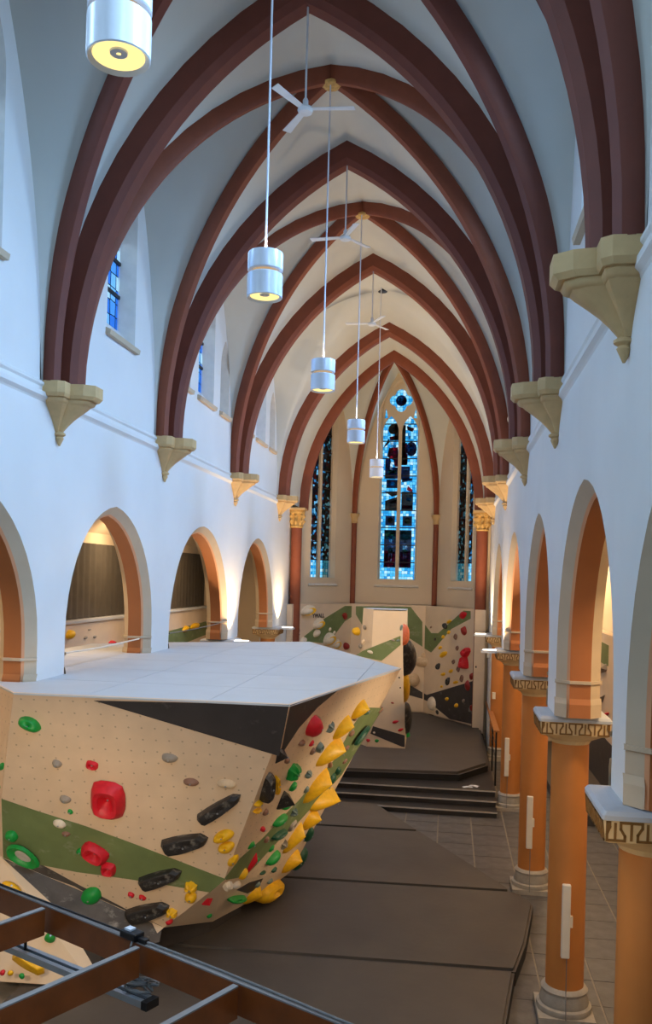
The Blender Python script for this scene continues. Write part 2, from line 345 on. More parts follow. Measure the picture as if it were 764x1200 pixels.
words = ['', '', 'overhead at the top edge of the picture, above the nearest corbel', 'carrying the nearest ceiling fan', 'carrying the second ceiling fan', 'carrying the third ceiling fan', 'last before the apse']
for i in range(1, 7):
    t = thing('transverse_arch', (XC, TS[i], ZS), 'broad red-brown pointed arch, ' + (words[i] or 'just above the camera'), 'arch', 'red-brown transverse arches')
    for sx, xw in ((-1, XL), (1, XR)):
        g = MB(); half_arch(xw, sx, TS[i], 4.5, ZS - .02, 7.23, g, PT); g.build('half_arch', 'rib_red' if i < 5 else 'rib_brown', t, True)
bay = ['', 'behind the nearest arch', 'over the nearest bay', 'behind the nearest ceiling fan', 'behind the second ceiling fan', '']
for i in range(1, 5):
    t = thing('cross_rib', (XC, mids[i], ZS), 'slender red-brown ribs crossing at a boss %s' % bay[i], 'rib', 'crossing vault ribs')
    for sx in (-1, 1):
        for sy in (-1, 1):
            g = MB(); pts = [diag(i, sx, sy, (k / 22) ** 1.8) for k in range(23)]; nr = []
            hd = Vector((-sx * 4.5, -sy * ((TS[i + 1] - TS[i]) / 2 - OFF), 0)).normalized(); bi = Vector((-hd.y, hd.x, 0))
            for k in range(23):
                a, b = Vector(pts[max(k - 1, 0)]), Vector(pts[min(k + 1, 22)]); nr.append((b - a).normalized().cross(bi))
            if nr[5].dot(hd) < 0: nr = [-n for n in nr]
            sweep(g, pts, nr, bi, PD); g.build('rib', 'rib_red' if i < 3 else 'rib_brown', t, True)
    g = MB(); zb = ZS + 7.38; g.lathe([(.03, -.40), (.10, -.405), (.20, -.37), (.22, -.33), (.17, -.29), (.12, -.25)], (XC, mids[i], zb), 20); g.build('boss', 'gold_stone', t, True)
g = MB(); g.lathe([(.05, -.06), (.17, -.05), (.17, .1)], (XC, mids[5], ZS + 7.36), 16); tag(g.build('ceiling_rose', 'black_plastic', None, True), 'small dark round ceiling plate where the farthest pendant cord starts', 'ceiling rose')
# apse arch and ribs
t = thing('apse_arch', (XC, YA, 10.4), 'slim brown pointed arch framing the opening of the apse', 'arch')
for sx, xw in ((-1, XA0), (1, XA1)):
    g = MB(); half_arch(xw, sx, YA, AW, 10.3, 7.2, g, [(-.06, -.2), (.22, -.2), (.36, -.1), (.36, .1), (.22, .2), (-.06, .2)]); g.build('half_arch', 'rib_brown', t, True)
for c, w in ((C1, 'left'), (C2, 'right')):
    t = thing('apse_rib', (c[0], c[1], .54), 'slim brown shaft and rib on the %s of the middle apse window' % w, 'rib', 'apse shafts and ribs')
    g = MB(); pts = [arib(c, (k / 20) ** 1.8) for k in range(21)]; hd = Vector((BOSS[0] - c[0], BOSS[1] - c[1], 0)).normalized(); bi = Vector((-hd.y, hd.x, 0)); nr = []
    for k in range(21): nr.append((Vector(pts[min(k + 1, 20)]) - Vector(pts[max(k - 1, 0)])).normalized().cross(bi))
    if nr[5].dot(hd) < 0: nr = [-n for n in nr]
    sweep(g, pts, nr, bi, [(-.05, -.12), (.16, -.12), (.26, -.05), (.26, .05), (.16, .12), (-.05, .12)]); g.build('rib', 'rib_brown', t, True)
    cx, cy = c[0] + hd.x * .1, c[1] + hd.y * .1
    g = MB(); g.lathe([(.13, .54), (.13, 9.98)], (cx, cy, 0), 14); g.build('shaft', 'rib_brown', t, True)
    g = MB(); g.lathe([(.14, 9.96), (.17, 10.0), (.14, 10.04), (.16, 10.2), (.24, 10.34), (.24, 10.44)], (cx, cy, 0), 12); g.build('capital', 'stone_beige', t, True)
for x, w in ((XA0 - .08, 'left'), (XA1 - .02, 'right')):
    t = thing('apse_column', (x, 39.02, .54), 'brown half-column with carved gold capital at the %s of the apse' % w, 'column', 'columns at the apse opening')
    g = MB(); g.lathe([(.25, .54), (.25, 9.5)], (x, 39.02, 0), 18); g.build('shaft', 'rib_brown', t, True)
    g = MB(); rows = []
    for z, r, am in ((9.46, .26, 0), (9.52, .30, 0), (9.56, .27, .0), (9.66, .29, .05), (9.76, .32, .09), (9.84, .29, .04), (9.9, .29, .05), (10.0, .33, .09), (10.08, .31, .03), (10.12, .36, 0), (10.24, .38, 0), (10.28, .36, 0)):
        rows.append([(x + (r + am * math.cos(8 * th)) * math.cos(th), 39.02 + (r + am * math.cos(8 * th)) * math.sin(th), z) for th in [2 * PI * k / 48 for k in range(48)]])
    g.grid(rows, 0, True); g.build('carved_capital', 'gold_stone', t, True)
    g = MB(); g.box(x - .42, x + .42, 38.6, 39.4, 10.26, 10.36); g.build('abacus', 'stone_beige', t)
# ------------------------------------------------------------------ corbels
def corbel(M, y, label):
    t = thing('corbel', M(y, 9.57, 0), label, 'corbel', 'stone corbels under the vault')
    pl = [(0, -.66), (.30, -.66), (.40, -.58), (.40, -.34), (.62, -.30), (.80, -.17), (.80, .17), (.62, .30), (.40, .34), (.40, .58), (.30, .66), (0, .66)]
    P = lambda k, z: [M(y + w * k, z, -p * k) for p, w in pl]
    def loft(secs):
        g = MB(); g.grid([P(k, z) for k, z in secs], 0, False)
        n = len(pl)
        g.f.append(tuple(range(n))); g.f.append(tuple(range(len(g.v) - n, len(g.v)))); g.mi += [0, 0]
        return g
    loft([(1, ZS), (1, ZS - .20), (.93, ZS - .26)]).build('slab', 'stone_beige', t)
    loft([(.84, ZS - .25), (.86, ZS - .28), (.82, ZS - .33), (.76, ZS - .35)]).build('moulding', 'stone_beige', t, True)
    loft([(.76, ZS - .34), (.68, ZS - .40), (.52, ZS - .50), (.37, ZS - .60), (.25, ZS - .70), (.16, ZS - .79), (.13, ZS - .82)]).build('bracket', 'stone_beige', t, True)
    x, yy, _ = M(y, 0, -.05)
    g = MB(); g.lathe([(.05, ZS - .80), (.11, ZS - .84), (.11, ZS - .87), (.06, ZS - .90), (.08, ZS - .93), (.015, ZS - 1.07)], (x, yy, 0), 10); g.build('finial', 'stone_beige', t, True)
for side, M in (('left', ML), ('right', MR)):
    for i in range(2, 7):
        if side == 'left' and i == 2: continue
        k = i - 2 if side == 'right' else i - 3
        corbel(M, TS[i], 'beige stone corbel carrying vault ribs on the %s wall, %s' % (side, (['nearest the camera', 'second from the camera', 'third from the camera', 'fourth from the camera', 'farthest by the apse'] if side == 'right' else ['nearest the camera', 'second from the camera', 'third from the camera', 'farthest by the apse'])[k]))
# ------------------------------------------------------------------ columns
def sq(cx, cy, h, c):                                     # square with small cut corners
    return [(cx + x, cy + y) for x, y in ((h, c - h), (h, h - c), (h - c, h), (c - h, h), (-h, h - c), (-h, c - h), (c - h, -h), (h - c, -h))]
def stroke(g, M, a, b, w):                                # flat raised bar between two points of a face frame (s, z)
    dx, dz = b[0] - a[0], b[1] - a[1]; l = math.hypot(dx, dz); dx, dz = dx / l * w / 2, dz / l * w / 2
    P = [(a[0] - dx - dz, a[1] - dz + dx), (b[0] + dx - dz, b[1] + dz + dx), (b[0] + dx + dz, b[1] + dz - dx), (a[0] - dx + dz, a[1] - dz - dx)]
    g.add([M(x, z, .005) for x, z in P] + [M(x, z, -.005) for x, z in P], [(0, 1, 2, 3), (0, 4, 5, 1), (1, 5, 6, 2), (2, 6, 7, 3), (3, 7, 4, 0)])
def meander(g, M, w, z0, z1):                             # running key: hooked bars with a stem in every pocket
    p = w / 3.5; h = z1 - z0; t = .024
    for k in range(-1, 4):
        c = -w / 2 + (k + .75) * p
        for a, b in (((-.33, 1), (.33, 1)), ((0, 1), (0, .08)), ((.33, 1), (.33, .74)), ((.33, .74), (.2, .36)), ((.2, .36), (.2, 0)), ((.2, 0), (.8, 0)), ((.5, 0), (.5, .92)), ((.8, 0), (.8, .26)), ((.8, .26), (.67, .64)), ((.67, .64), (.67, 1))):
            A, B = (c + a[0] * p, z0 + a[1] * h), (c + b[0] * p, z0 + b[1] * h)
            if min(A[0], B[0]) < -w / 2 or max(A[0], B[0]) > w / 2:
                A = (max(-w / 2, min(w / 2, A[0])), A[1]); B = (max(-w / 2, min(w / 2, B[0])), B[1])
                if abs(A[0] - B[0]) < .01: continue
            stroke(g, M, A, B, t)
    for x in (-w / 2, w / 2): stroke(g, M, (x, z0), (x, z1), t)
def column(x, y, side, i, label):
    t = thing('column', (x, y, 0), label, 'column', 'round arcade columns on the %s' % side)
    g = MB(); g.prism([(x - .46, y - .46), (x + .46, y - .46), (x + .46, y + .46), (x - .46, y + .46)], 0, .11); g.build('plinth', 'base_grey', t)
    g = MB(); g.lathe([(.45, .11), (.46, .15), (.45, .20), (.40, .22), (.41, .27), (.37, .40), (.37, .42), (.39, .46), (.36, .50), (.32, .52)], (x, y, 0), 32); g.build('base', 'base_grey', t, True)
    g = MB(); g.lathe([(.315, .51), (.31, 2.5), (.305, 4.64)], (x, y, 0), 32); g.build('shaft', 'column_orange', t, True)
    g = MB(); c0 = [(x + .31 * math.cos(2 * PI * (k + .5) / 24), y + .31 * math.sin(2 * PI * (k + .5) / 24)) for k in range(24)]
    g.grid([[(a, b, 4.60) for a, b in c0], [(x + (a - x) * 1.12, y + (b - y) * 1.12, 4.66) for a, b in c0], [(x + .505 * max(-1, min(1, 1.38 * math.cos(2 * PI * (k + .5) / 24))), y + .505 * max(-1, min(1, 1.38 * math.sin(2 * PI * (k + .5) / 24))), 4.79) for k in range(24)]], 0, True); g.build('capital', 'frieze_cream', t)
    g = MB(); g.grid([[(a, b, z) for a, b in sq(x, y, h_, .02)] for z, h_ in ((4.785, .52), (4.80, .545), (5.02, .565))], 0, True)
    g.f += [tuple(range(8)), tuple(range(16, 24))]; g.mi += [0, 0]; g.build('frieze', 'frieze_cream', t); fz = C.objects[-1]
    g = MB(); g.grid([[(a, b, z) for a, b in sq(x, y, h_, .02)] for z, h_ in ((5.015, .575), (5.06, .578), (5.10, .55), (5.118, .42))], 0, True); g.f.append(tuple(range(24, 32))); g.mi.append(0); g.build('abacus', 'abacus_top', t)
    sg = -1 if side == 'right' else 1
    g = MB(); meander(g, lambda s, z, d: (x + s, y - .552 - (z - 4.8) * .08 - d, z), 1.06, 4.82, 4.995); meander(g, lambda s, z, d: (x + sg * (.552 + (z - 4.8) * .08 + d), y + s, z), 1.06, 4.82, 4.995); g.build('meander', 'meander_brown', fz)
    return t
for i in range(2, 7):
    column(2.1, TS[i], 'right', i, 'orange round column with key-pattern capital on the right, ' + ['cut off by the right edge', 'nearest shown whole', 'second shown whole', 'third, at the choir steps', 'farthest, past the railing'][i - 2])
    if i > 2: column(XL - .335, TS[i], 'left', i, 'orange round column of the left arcade behind the boulder, ' + ['', 'nearest', 'second', 'third', 'farthest'][i - 2])
# light tubes on the columns
for (x, y, lb) in ((2.05, 14.83, 'nearest full column'), (1.99, 20.72, 'second full column'), (1.95, 28.2, 'third column by the steps')):
    t = thing('tube_light', (x, y, 1.09), 'slim white upright tube light fixed to the %s on the right' % lb, 'light', 'tube lights on columns')
    g = MB(); g.box(x - .07, x + .07, y - .06, y + .03, 1.09, 2.31); o = g.build('housing', 'white_plastic', t); bv = o.modifiers.new('b', 'BEVEL'); bv.width = .02; bv.segments = 2
    g = MB(); g.box(x + .06, x + .11, y - .03, y + .07, 1.6, 1.78); g.build('bracket', 'white_plastic', t)
    g = MB(); g.tube([(x + .03, y + .0, 1.09), (x + .03, y - .01, .5), (x + .02, y - .12, .3), (x + .02, y - .16, .12)], .008); g.build('cord', 'cable_grey', t)
for (M, s, y, lb) in ((ML, 'left', 28.3, 'third'), (ML, 'left', 36.6, 'farthest'), (MR, 'right', 28.3, 'third'), (MR, 'right', 36.6, 'farthest')):
    x = M(0, 0, -.42)[0]
    t = thing('uplight', (x, y, 5.0), 'flat tray uplight glowing on the capital of the %s %s column' % (lb, s), 'light', 'uplights on the capitals')
    g = MB(); g.box(x - .28, x + .28, y - .22, y + .22, 4.99, 5.06); g.box(x - .25, x + .25, y - .19, y + .19, 5.06, 5.075); tr = g.build('tray', 'lamp_white', t)
    g = MB(); g.box(x - .22, x + .22, y - .16, y + .16, 5.075, 5.09); g.build('lens', 'glow_uplight', tr)
# ------------------------------------------------------------------ windows
wn = [0]
def win_curve(name, splines, M, th, mt, parent):
    cu = bpy.data.curves.new(name, 'CURVE'); cu.dimensions = '2D'; cu.fill_mode = 'BOTH'; cu.extrude = th / 2
    for pts in splines:
        sp = cu.splines.new('POLY'); sp.points.add(len(pts) - 1); sp.use_cyclic_u = True
        for p, (x, z) in zip(sp.points, pts): p.co = (x, z, 0, 1)
    tmp = bpy.data.objects.new(name, cu); C.objects.link(tmp); bpy.context.view_layer.update()
    me = bpy.data.meshes.new_from_object(tmp.evaluated_get(bpy.context.evaluated_depsgraph_get())); C.objects.unlink(tmp); bpy.data.objects.remove(tmp)
    for v in me.vertices: v.co = M(v.co.x, v.co.y, .30 + v.co.z)
    me.materials.clear(); me.materials.append(MT[mt]); o = bpy.data.objects.new(name, me); C.objects.link(o); o.parent = parent; o.matrix_parent_inverse = parent.matrix_world.inverted(); return o
def pane(M, poly, d, mt, parent, name='pane'):
    g = MB(); n = len(poly); g.add([M(x, z, d) for x, z in poly] + [M(x, z, d + .008) for x, z in poly], [tuple(range(n)), tuple(range(2 * n - 1, n - 1, -1))] + [(i, (i + 1) % n, n + (i + 1) % n, n + i) for i in range(n)])
    me_o = g.build(name, mt, parent, False, (M(0, 0, 0), Vector(M(0, 0, -1)) - Vector(M(0, 0, 0)))); return me_o
def simple_window(M, sc, a, zb, zs, h, gm, deep=.32, spl=.22):
    wn[0] += 1; t = thing('window_%d' % wn[0], M(sc, zb, 0), kind='structure')
    o0 = outline(a, zb, zs, h); o1 = outline(a, zb, zs, h, spl, zoff=.35)
    g = MB(); g.grid([[M(sc + x, z, 0) for x, z in o0], [M(sc + x, z, deep) for x, z in o1], [M(sc + x, z, .72) for x, z in o1]]); g.quad(M(sc - a, zb, 0), M(sc + a, zb, 0), M(sc + a - spl, zb + .35, deep), M(sc - a + spl, zb + .35, deep)); g.build('reveal', 'window_stone', t)
    g = MB(); g.add([M(sc + x, z, d) for z, d in ((zb - .12, -.0), (zb - .12, -.10), (zb - .02, -.12), (zb + .03, 0)) for x in (-a - .06, a + .06)], [(0, 1, 3, 2), (2, 3, 5, 4), (4, 5, 7, 6), (0, 2, 4, 6), (1, 3, 5, 7)]); g.build('sill', 'arch_cream', t)
    b = MB(); top = zs + math.sqrt(max(0, ((h * h + a * a) / (2 * a) - spl) ** 2 - ((h * h + a * a) / (2 * a) - a) ** 2)); zz = [zb + .35]
    while zz[-1] + .75 < top: zz.append(zz[-1] + .75)
    zz.append(top)
    for z0, z1 in zip(zz, zz[1:]):
        pl = clip([(x, z) for x, z in o1], -a, a, z0, z1)
        if pl: pane(lambda x, z, d: M(sc + x, z, d), pl, deep + .03, gm, t)
    for z in zz[1:-1]:
        g = MB(); x = a - spl; g.add([M(sc + xx, z + dz, d) for xx in (-x, x) for dz, d in ((-.035, deep - .03), (.035, deep - .03), (.035, deep + .03), (-.035, deep + .03))], [(0, 1, 5, 4), (1, 2, 6, 5), (2, 3, 7, 6), (3, 0, 4, 7)]); g.build('saddle_bar', 'lead', t)
for i in range(2, 6):
    for M in (ML, MR):
        for (sc, a, zb, zs, h) in clere(i): simple_window(M, sc, a, zb, zs, h, 'glass_clear')
        
def apse_window(p0, dr, out, sc, a, gm, figures=None):
    M = lambda s, z, d: (p0[0] + dr[0] * (sc + s) + out[0] * d, p0[1] + dr[1] * (sc + s) + out[1] * d, z)
    zb, zs, h = 7.22, 15.35, 1.78
    wn[0] += 1; t = thing('window_%d' % wn[0], M(0, zb, 0), kind='structure')
    ins = .07
    o0 = outline(a, zb, zs, h); o1 = outline(a, zb, zs, h, ins, zoff=.0)
    g = MB(); g.grid([[M(x, z, 0) for x, z in o0], [M(x, z, .26) for x, z in o1], [M(x, z, .72) for x, z in o1]]); g.build('reveal', 'apse_paint', t)
    g = MB(); g.quad(M(-a, zb, .3), M(a, zb, .3), M(a + .16, zb - .36, -.10), M(-a - .16, zb - .36, -.10)); g.quad(M(a + .16, zb - .36, -.10), M(-a - .16, zb - .36, -.10), M(-a - .14, zb - .40, 0), M(a + .14, zb - .40, 0)); g.add([M(a, zb, .3), M(a + .16, zb - .36, -.1), M(a + .14, zb - .4, 0)], [(0, 1, 2)]); g.add([M(-a, zb, .3), M(-a - .16, zb - .36, -.1), M(-a - .14, zb - .4, 0)], [(0, 1, 2)]); g.build('sill', 'window_stone', t)
    ai = a - ins; mw = .07; lw = (ai - mw) / 2                # lights
    lan = lambda sg: [(sg * (mw + lw) + x, z) for x, z in outline(lw - .015, zb + .02, 14.55, .80, 0, 8)]
    quat = []
    for k in range(4):
        th = k * PI / 2
        for j in range(-5, 6): quat.append((.30 * math.cos(th) + .27 * math.cos(th + j * .30), 16.12 + .30 * math.sin(th) + .27 * math.sin(th + j * .30)))
    tri = lambda sg: [(sg * .63, 15.25), (sg * .80, 15.22), (sg * .74, 15.75)]
    outer = outline(a, zb - .02, zs, h, ins - .01)
    win_curve('tracery', [outer, lan(-1), lan(1), quat, tri(-1), tri(1)], M, .14, 'apse_paint', t)
    rng = random.Random(int(p0[0] * 10))
    zz = [zb] + [zb + .86 * k for k in range(1, 10)] + [15.4]
    for sg in (-1, 1):
        L = lan(sg)
        for z0, z1 in zip(zz, zz[1:]):
            pl = clip(L, -2, 2, z0, z1)
            if pl:
                mt = gm if gm == 'glass_blue' else ('glass_blue' if z0 < zb + .1 or (sg == (1 if p0[0] < -3 else -1) and z0 < zb + 1.8 and rng.random() < .6) else 'glass_dark')
                pane(M, pl, .34, mt, t)
        for z in zz[1:-1]:
            g = MB(); xs = (sg * mw, sg * (mw + 2 * lw)); g.add([M(xx, z + dz, d) for xx in xs for dz, d in ((-.025, .31), (.025, .31), (.025, .33), (-.025, .33))], [(0, 1, 5, 4), (1, 2, 6, 5), (2, 3, 7, 6), (3, 0, 4, 7)]); g.build('saddle_bar', 'lead', t)
    pane(M, quat, .34, 'glass_blue' if gm == 'glass_blue' else 'glass_dark', t)
    for sg in (-1, 1): pane(M, tri(sg), .34, 'glass_blue', t)
    for mt, pl in (figures or []):
        pane(M, [(x * .0425, 7.22 + (680 - y) * .0425) for x, y in pl], .328, 'glass_' + mt, t, 'figure_glass')
def box_(x0, x1, y0, y1): return [(x0, y1), (x1, y1), (x1, y0), (x0, y0)]
def ell(x, y, rx, ry, n=12): return [(x + rx * math.cos(2 * PI * k / n), y - ry * math.sin(2 * PI * k / n)) for k in range(n)]
# (colour, polygon): simple generic figures of the middle window, offsets in 4.25 cm steps from the mullion
FIG = [('umber', ell(-8.5, 504, 6, 6)), ('umber', box_(-7, -2, 497, 516)), ('pale', ell(-8.5, 504.5, 1.7, 2.4)), ('maroon', [(-13, 513), (-2, 511), (-2, 517), (-12, 517)]), ('maroon', [(-20, 526), (-13.5, 515), (-12, 519), (-17, 524)]),
       ('pale', [(-12, 517), (-5, 516), (-4.5, 526), (-10.5, 527)]), ('red', [(-13, 526), (-2.5, 525), (-2, 537), (-8, 540), (-15, 536)]), ('maroon', [(-8, 537), (-2, 536), (-2, 548), (-6, 548)]), ('pale', [(-12.5, 537), (-10.5, 537), (-9, 552), (-10.5, 555)]), ('night', box_(-17, -11, 538, 549)), ('night', box_(-17, -2, 548.5, 562)), ('moss', box_(-13, -4, 552, 556)),
       ('umber', box_(2, 6, 499, 546)), ('maroon', box_(3, 8, 520, 546)), ('maroon', [(7, 500), (16, 503), (14, 507), (8, 505)]), ('night', ell(13, 527, 6.5, 8.5)), ('teal', ell(12.5, 526, 3, 4)), ('pale', ell(13, 519, 1.6, 2)), ('pale', [(9, 508), (12, 512), (11, 517), (8, 514)]), ('red', box_(4, 9, 533, 545)), ('night', box_(2, 12, 547.5, 563)), ('pale', [(5, 551), (10, 550), (9, 553)]),
       ('night', box_(-15, -2, 563, 573)), ('teal', box_(-12, -5, 566, 570)), ('umber', [(-17, 577), (-2, 576.5), (-2, 581), (-8, 583)]), ('umber', [(-16, 588), (-2, 583), (-2, 599.5), (-16, 599.5)]), ('maroon', [(-11, 589), (-2, 586), (-2, 590), (-9, 592)]), ('pale', [(-16, 592), (-12, 590), (-11, 594)]),
       ('umber', box_(3, 16.5, 577, 599.5)), ('pale', ell(10, 581, 1.8, 3)), ('pale', ell(13.5, 581, 1.5, 3)), ('teal', ell(12, 586, 3.5, 2.4)), ('maroon', box_(4, 16, 593, 597)), ('red', [(10, 570), (16, 575), (15, 578), (9, 575)]), ('night', [(3, 562), (15, 561), (15, 564), (3, 566)]),
       ('night', box_(-15, -4, 605.5, 617)), ('gold', ell(-9.5, 611, 3.5, 4)), ('night', box_(5, 16, 605.5, 617)), ('gold', ell(10.5, 611, 3.5, 4))]
for sg in (-1, 1):
    X = lambda v: sg * v
    FIG += [('night', [(X(2), 622), (X(16), 622), (X(16), 666), (X(2), 666)]), ('moss', [(X(3), 623), (X(15), 623), (X(15), 633), (X(3), 633)]), ('red', [(X(3), 648), (X(15), 646), (X(15), 665), (X(3), 665)]), ('teal', ell(X(9), 631, 4, 3)), ('pale', ell(X(8.5), 635, 1.4, 2)), ('pale', ell(X(8.5), 642, 3, 4)), ('moss', ell(X(8.5), 647, 3, 3)),
            ('pale', [(X(6.5), 649), (X(7.8), 649), (X(7.8), 660), (X(6.8), 660)]), ('pale', [(X(9.2), 649), (X(10.5), 649), (X(10.4), 660), (X(9.4), 660)])]
QF = [('night', ell(0, 470.5, 6.5, 6.5)), ('teal', ell(-1, 470, 3.5, 4)), ('maroon', ell(3, 471, 2.2, 3))]
for m_, pl in QF: FIG.append((m_, pl))
def apse_facet(name, a, b, wc, out, gm, figs=None):
    L = math.hypot(b[0] - a[0], b[1] - a[1]); dr = ((b[0] - a[0]) / L, (b[1] - a[1]) / L)
    M = lambda s, z, d: (a[0] + dr[0] * s + out[0] * d, a[1] + dr[1] * s + out[1] * d, z)
    mb = MB()
    for d in (0, .7): wall_strip(mb, M, 0, L, 0, 18.6, [(wc, .95, 7.22, 15.35, 1.78)], d)
    tag(mb.build(name, 'apse_paint'), kind='structure'); apse_window(a, dr, out, wc, .95, gm, figs)
apse_facet('wall_apse_left', K0_, C1, 1.78, (-.868, .498), 'glass_dark')
apse_facet('wall_apse', C1, C2, 2.2, (0, 1), 'glass_blue', FIG)
apse_facet('wall_apse_right', C2, K1_, 4.15 - 1.78, (.868, .498), 'glass_dark')
for nm, x0, x1 in (('wall_chancel_left', XL - .1, XA0), ('wall_chancel_right', XA1, XR + .1)):
    mb = MB(); mb.box(x0, x1, YA, YA + .3, 0, 18.6); tag(mb.build(nm, 'apse_paint'), kind='structure')
# ------------------------------------------------------------------ aisles
for nm, x, xn, zt in (('left', -11.4, XL - .7, 8.9), ('right', 5.9, XR + .7, 8.6)):
    mb = MB(); mb.quad((x, -3, 0), (x, 40, 0), (x, 40, zt), (x, -3, zt)); mb.quad((x, 39.5, 0), (xn, 39.5, 0), (xn, 39.5, zt), (x, 39.5, zt)); mb.quad((x, -3, 0), (xn, -3, 0), (xn, -3, zt), (x, -3, zt)); tag(mb.build('wall_aisle_' + nm, 'apse_paint'), kind='structure')
    mb = MB(); n = 10; rows = [[(x + (xn - x) * k / n, y, zt - .4 + 1.0 * math.sin(PI * k / n)) for k in range(n + 1)] for y in (-3, 40)]; mb.grid(rows); tag(mb.build('ceiling_aisle_' + nm, 'apse_paint', None, True), kind='structure')
t = thing('aisle_climbing_wall', (-11.0, 28, 0), 'tan climbing wall with green band in the left aisle behind the arches', 'climbing wall')
g = MB(); g.box(-11.35, -11.0, 16, 39.4, 0, 5.7); g.build('panel', 'panel_plain', t)
g = MB(); g.plate([(-11, 22, 4.2), (-11, 27, 4.55), (-11, 31, 4.9), (-11, 39.3, 5.1), (-11, 39.3, 4.5), (-11, 31, 4.1), (-11, 22, 3.2)], (1, 0, 0), .01, 0, .012); g.build('painted_stripe', 'paint_green', t)
g = MB(); g.box(-11.36, -10.94, 16, 39.4, 5.7, 5.78); g.build('top_edge', 'deck_white', t)
g = MB(); rows = [[(-11.28 + .03 * math.sin(y * 14), y, z) for y in [21.5 + k * .1 for k in range(180)]] for z in (5.8, 8.15)]; g.grid(rows); tag(g.build('blackout_curtain', 'curtain_dark', None, True), 'dark brown-grey blackout curtain above the left aisle climbing wall', 'curtain')
t = thing('aisle_climbing_wall', (5.4, 28, 0), 'tan climbing wall glimpsed through the nearest right arch', 'climbing wall')
g = MB(); g.box(5.4, 5.8, 20, 39.4, 0, 5.55); g.build('panel', 'panel_plain', t)
g = MB(); g.plate([(5.4, 30.5, 5.2), (5.4, 36, 5.3), (5.4, 36, 4.5), (5.4, 30.5, 4.5)], (-1, 0, 0), .01, 0, .012); g.build('painted_stripe', 'paint_green', t)
g = MB(); g.plate([(5.4, 20.2, 1.9), (5.4, 39, 2.1), (5.4, 39, .3), (5.4, 20.2, .3)], (-1, 0, 0), .01, 0, .012); g.build('painted_stripe', 'paint_dark', t)
g = MB(); g.box(3.6, 5.4, 27, 39.3, 0, .3); tag(g.build('crash_mat', 'mat_vinyl'), 'dark crash mat along the right aisle climbing wall', 'mat')
simple_window(lambda s, z, d: (-11.4 + .02 - d * .9, s, z), 19.6, .8, 5.7, 7.3, 1.2, 'glass_clear', .0, .1)
g = MB(); g.tube([(XL - .2, 15.9, 5.66), (XL - .25, 18.2, 5.62), (XL - .2, 20.3, 5.66)], .018); tag(g.build('safety_cable', 'white_plastic'), 'thin white cable strung across the second left arch', 'cable')
g = MB(); g.tube([(XL - .2, 21.9, 5.66), (XL - .25, 25.0, 5.62), (XL - .2, 27.7, 5.66)], .014); tag(g.build('safety_cable', 'cable_grey'), 'thin cable strung across the third left arch', 'cable')
# ------------------------------------------------------------------ floor, mats, steps
fl = MB(); fl.box(-11.4, 5.9, -3, 40, -.12, -.012); fo = fl.build('floor', 'grout'); tag(fo, kind='structure')
tm = MB(); tm.box(-.471, .471, -.482, .482, -.012, 0); tile0 = tm.build('tile', 'tile_dark', fo); tme = tile0.data
first = True; rng = random.Random(5)
for ix in range(9):
    for iy in range(32):
        x, y = -2.6 + ix * .98, 8.2 + iy * .98
        under = x < .2 and y < 20 or (20 <= y < 27.6 and x < 1.3 - (y - 20.3) * .54 - .9) or x < 1.0 and y > 28.6 or y > 36
        if under: continue
        if first: o = tile0; first = False
        else: o = bpy.data.objects.new('tile', tme); C.objects.link(o); o.parent = fo
        o.location = (x, y, rng.uniform(-.002, .002))
def mat_thing(poly, z0, z1, label, bev=.05):
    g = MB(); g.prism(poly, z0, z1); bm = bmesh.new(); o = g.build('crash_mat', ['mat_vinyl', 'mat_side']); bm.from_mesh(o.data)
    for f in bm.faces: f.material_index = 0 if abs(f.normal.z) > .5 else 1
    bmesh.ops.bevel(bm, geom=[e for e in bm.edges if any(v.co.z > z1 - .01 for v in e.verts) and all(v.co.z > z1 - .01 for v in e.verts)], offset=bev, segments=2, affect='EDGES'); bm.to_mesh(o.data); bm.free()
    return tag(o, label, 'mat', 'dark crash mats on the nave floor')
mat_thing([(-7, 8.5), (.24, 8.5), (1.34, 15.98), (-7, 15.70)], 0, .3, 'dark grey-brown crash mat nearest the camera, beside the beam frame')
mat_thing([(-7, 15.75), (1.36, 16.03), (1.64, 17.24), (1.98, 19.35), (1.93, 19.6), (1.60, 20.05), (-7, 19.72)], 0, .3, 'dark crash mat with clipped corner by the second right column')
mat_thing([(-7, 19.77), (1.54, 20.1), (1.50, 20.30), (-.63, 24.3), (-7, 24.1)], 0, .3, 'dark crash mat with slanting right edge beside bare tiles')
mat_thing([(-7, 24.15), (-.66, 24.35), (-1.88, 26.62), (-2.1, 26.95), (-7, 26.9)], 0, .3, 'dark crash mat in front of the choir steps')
st = thing('choir_steps', (-2.7, 27.8, 0), 'three dark stone steps rising to the choir platform', 'steps')
for k, (y0, xr) in enumerate(((27.2, 1.62), (27.82, 1.62), (28.42, 1.62))):
    g = MB(); g.box(-7.0, xr, y0, 28.42 if k < 2 else 39.2, .18 * k, .18 * (k + 1) - .03); g.build('step', 'step_stone', st)
    g = MB(); g.box(-7.0, xr + .02, y0 - .03, y0 + .6 if k < 2 else 39.2, .18 * (k + 1) - .03, .18 * (k + 1)); s = g.build('tread', 'step_stone', st)
    g = MB(); g.box(-7.0, xr + .025, y0 - .035, y0 - .005, .18 * (k + 1) - .035, .18 * (k + 1) + .003); g.build('nosing', 'step_edge', st)
g = MB(); g.prism([(-6.9, 39.2), (1.4, 39.2), (-.6, 42.9), (-4.8, 42.9)], .0, .54); tag(g.build('floor_apse', 'step_stone'), kind='structure')
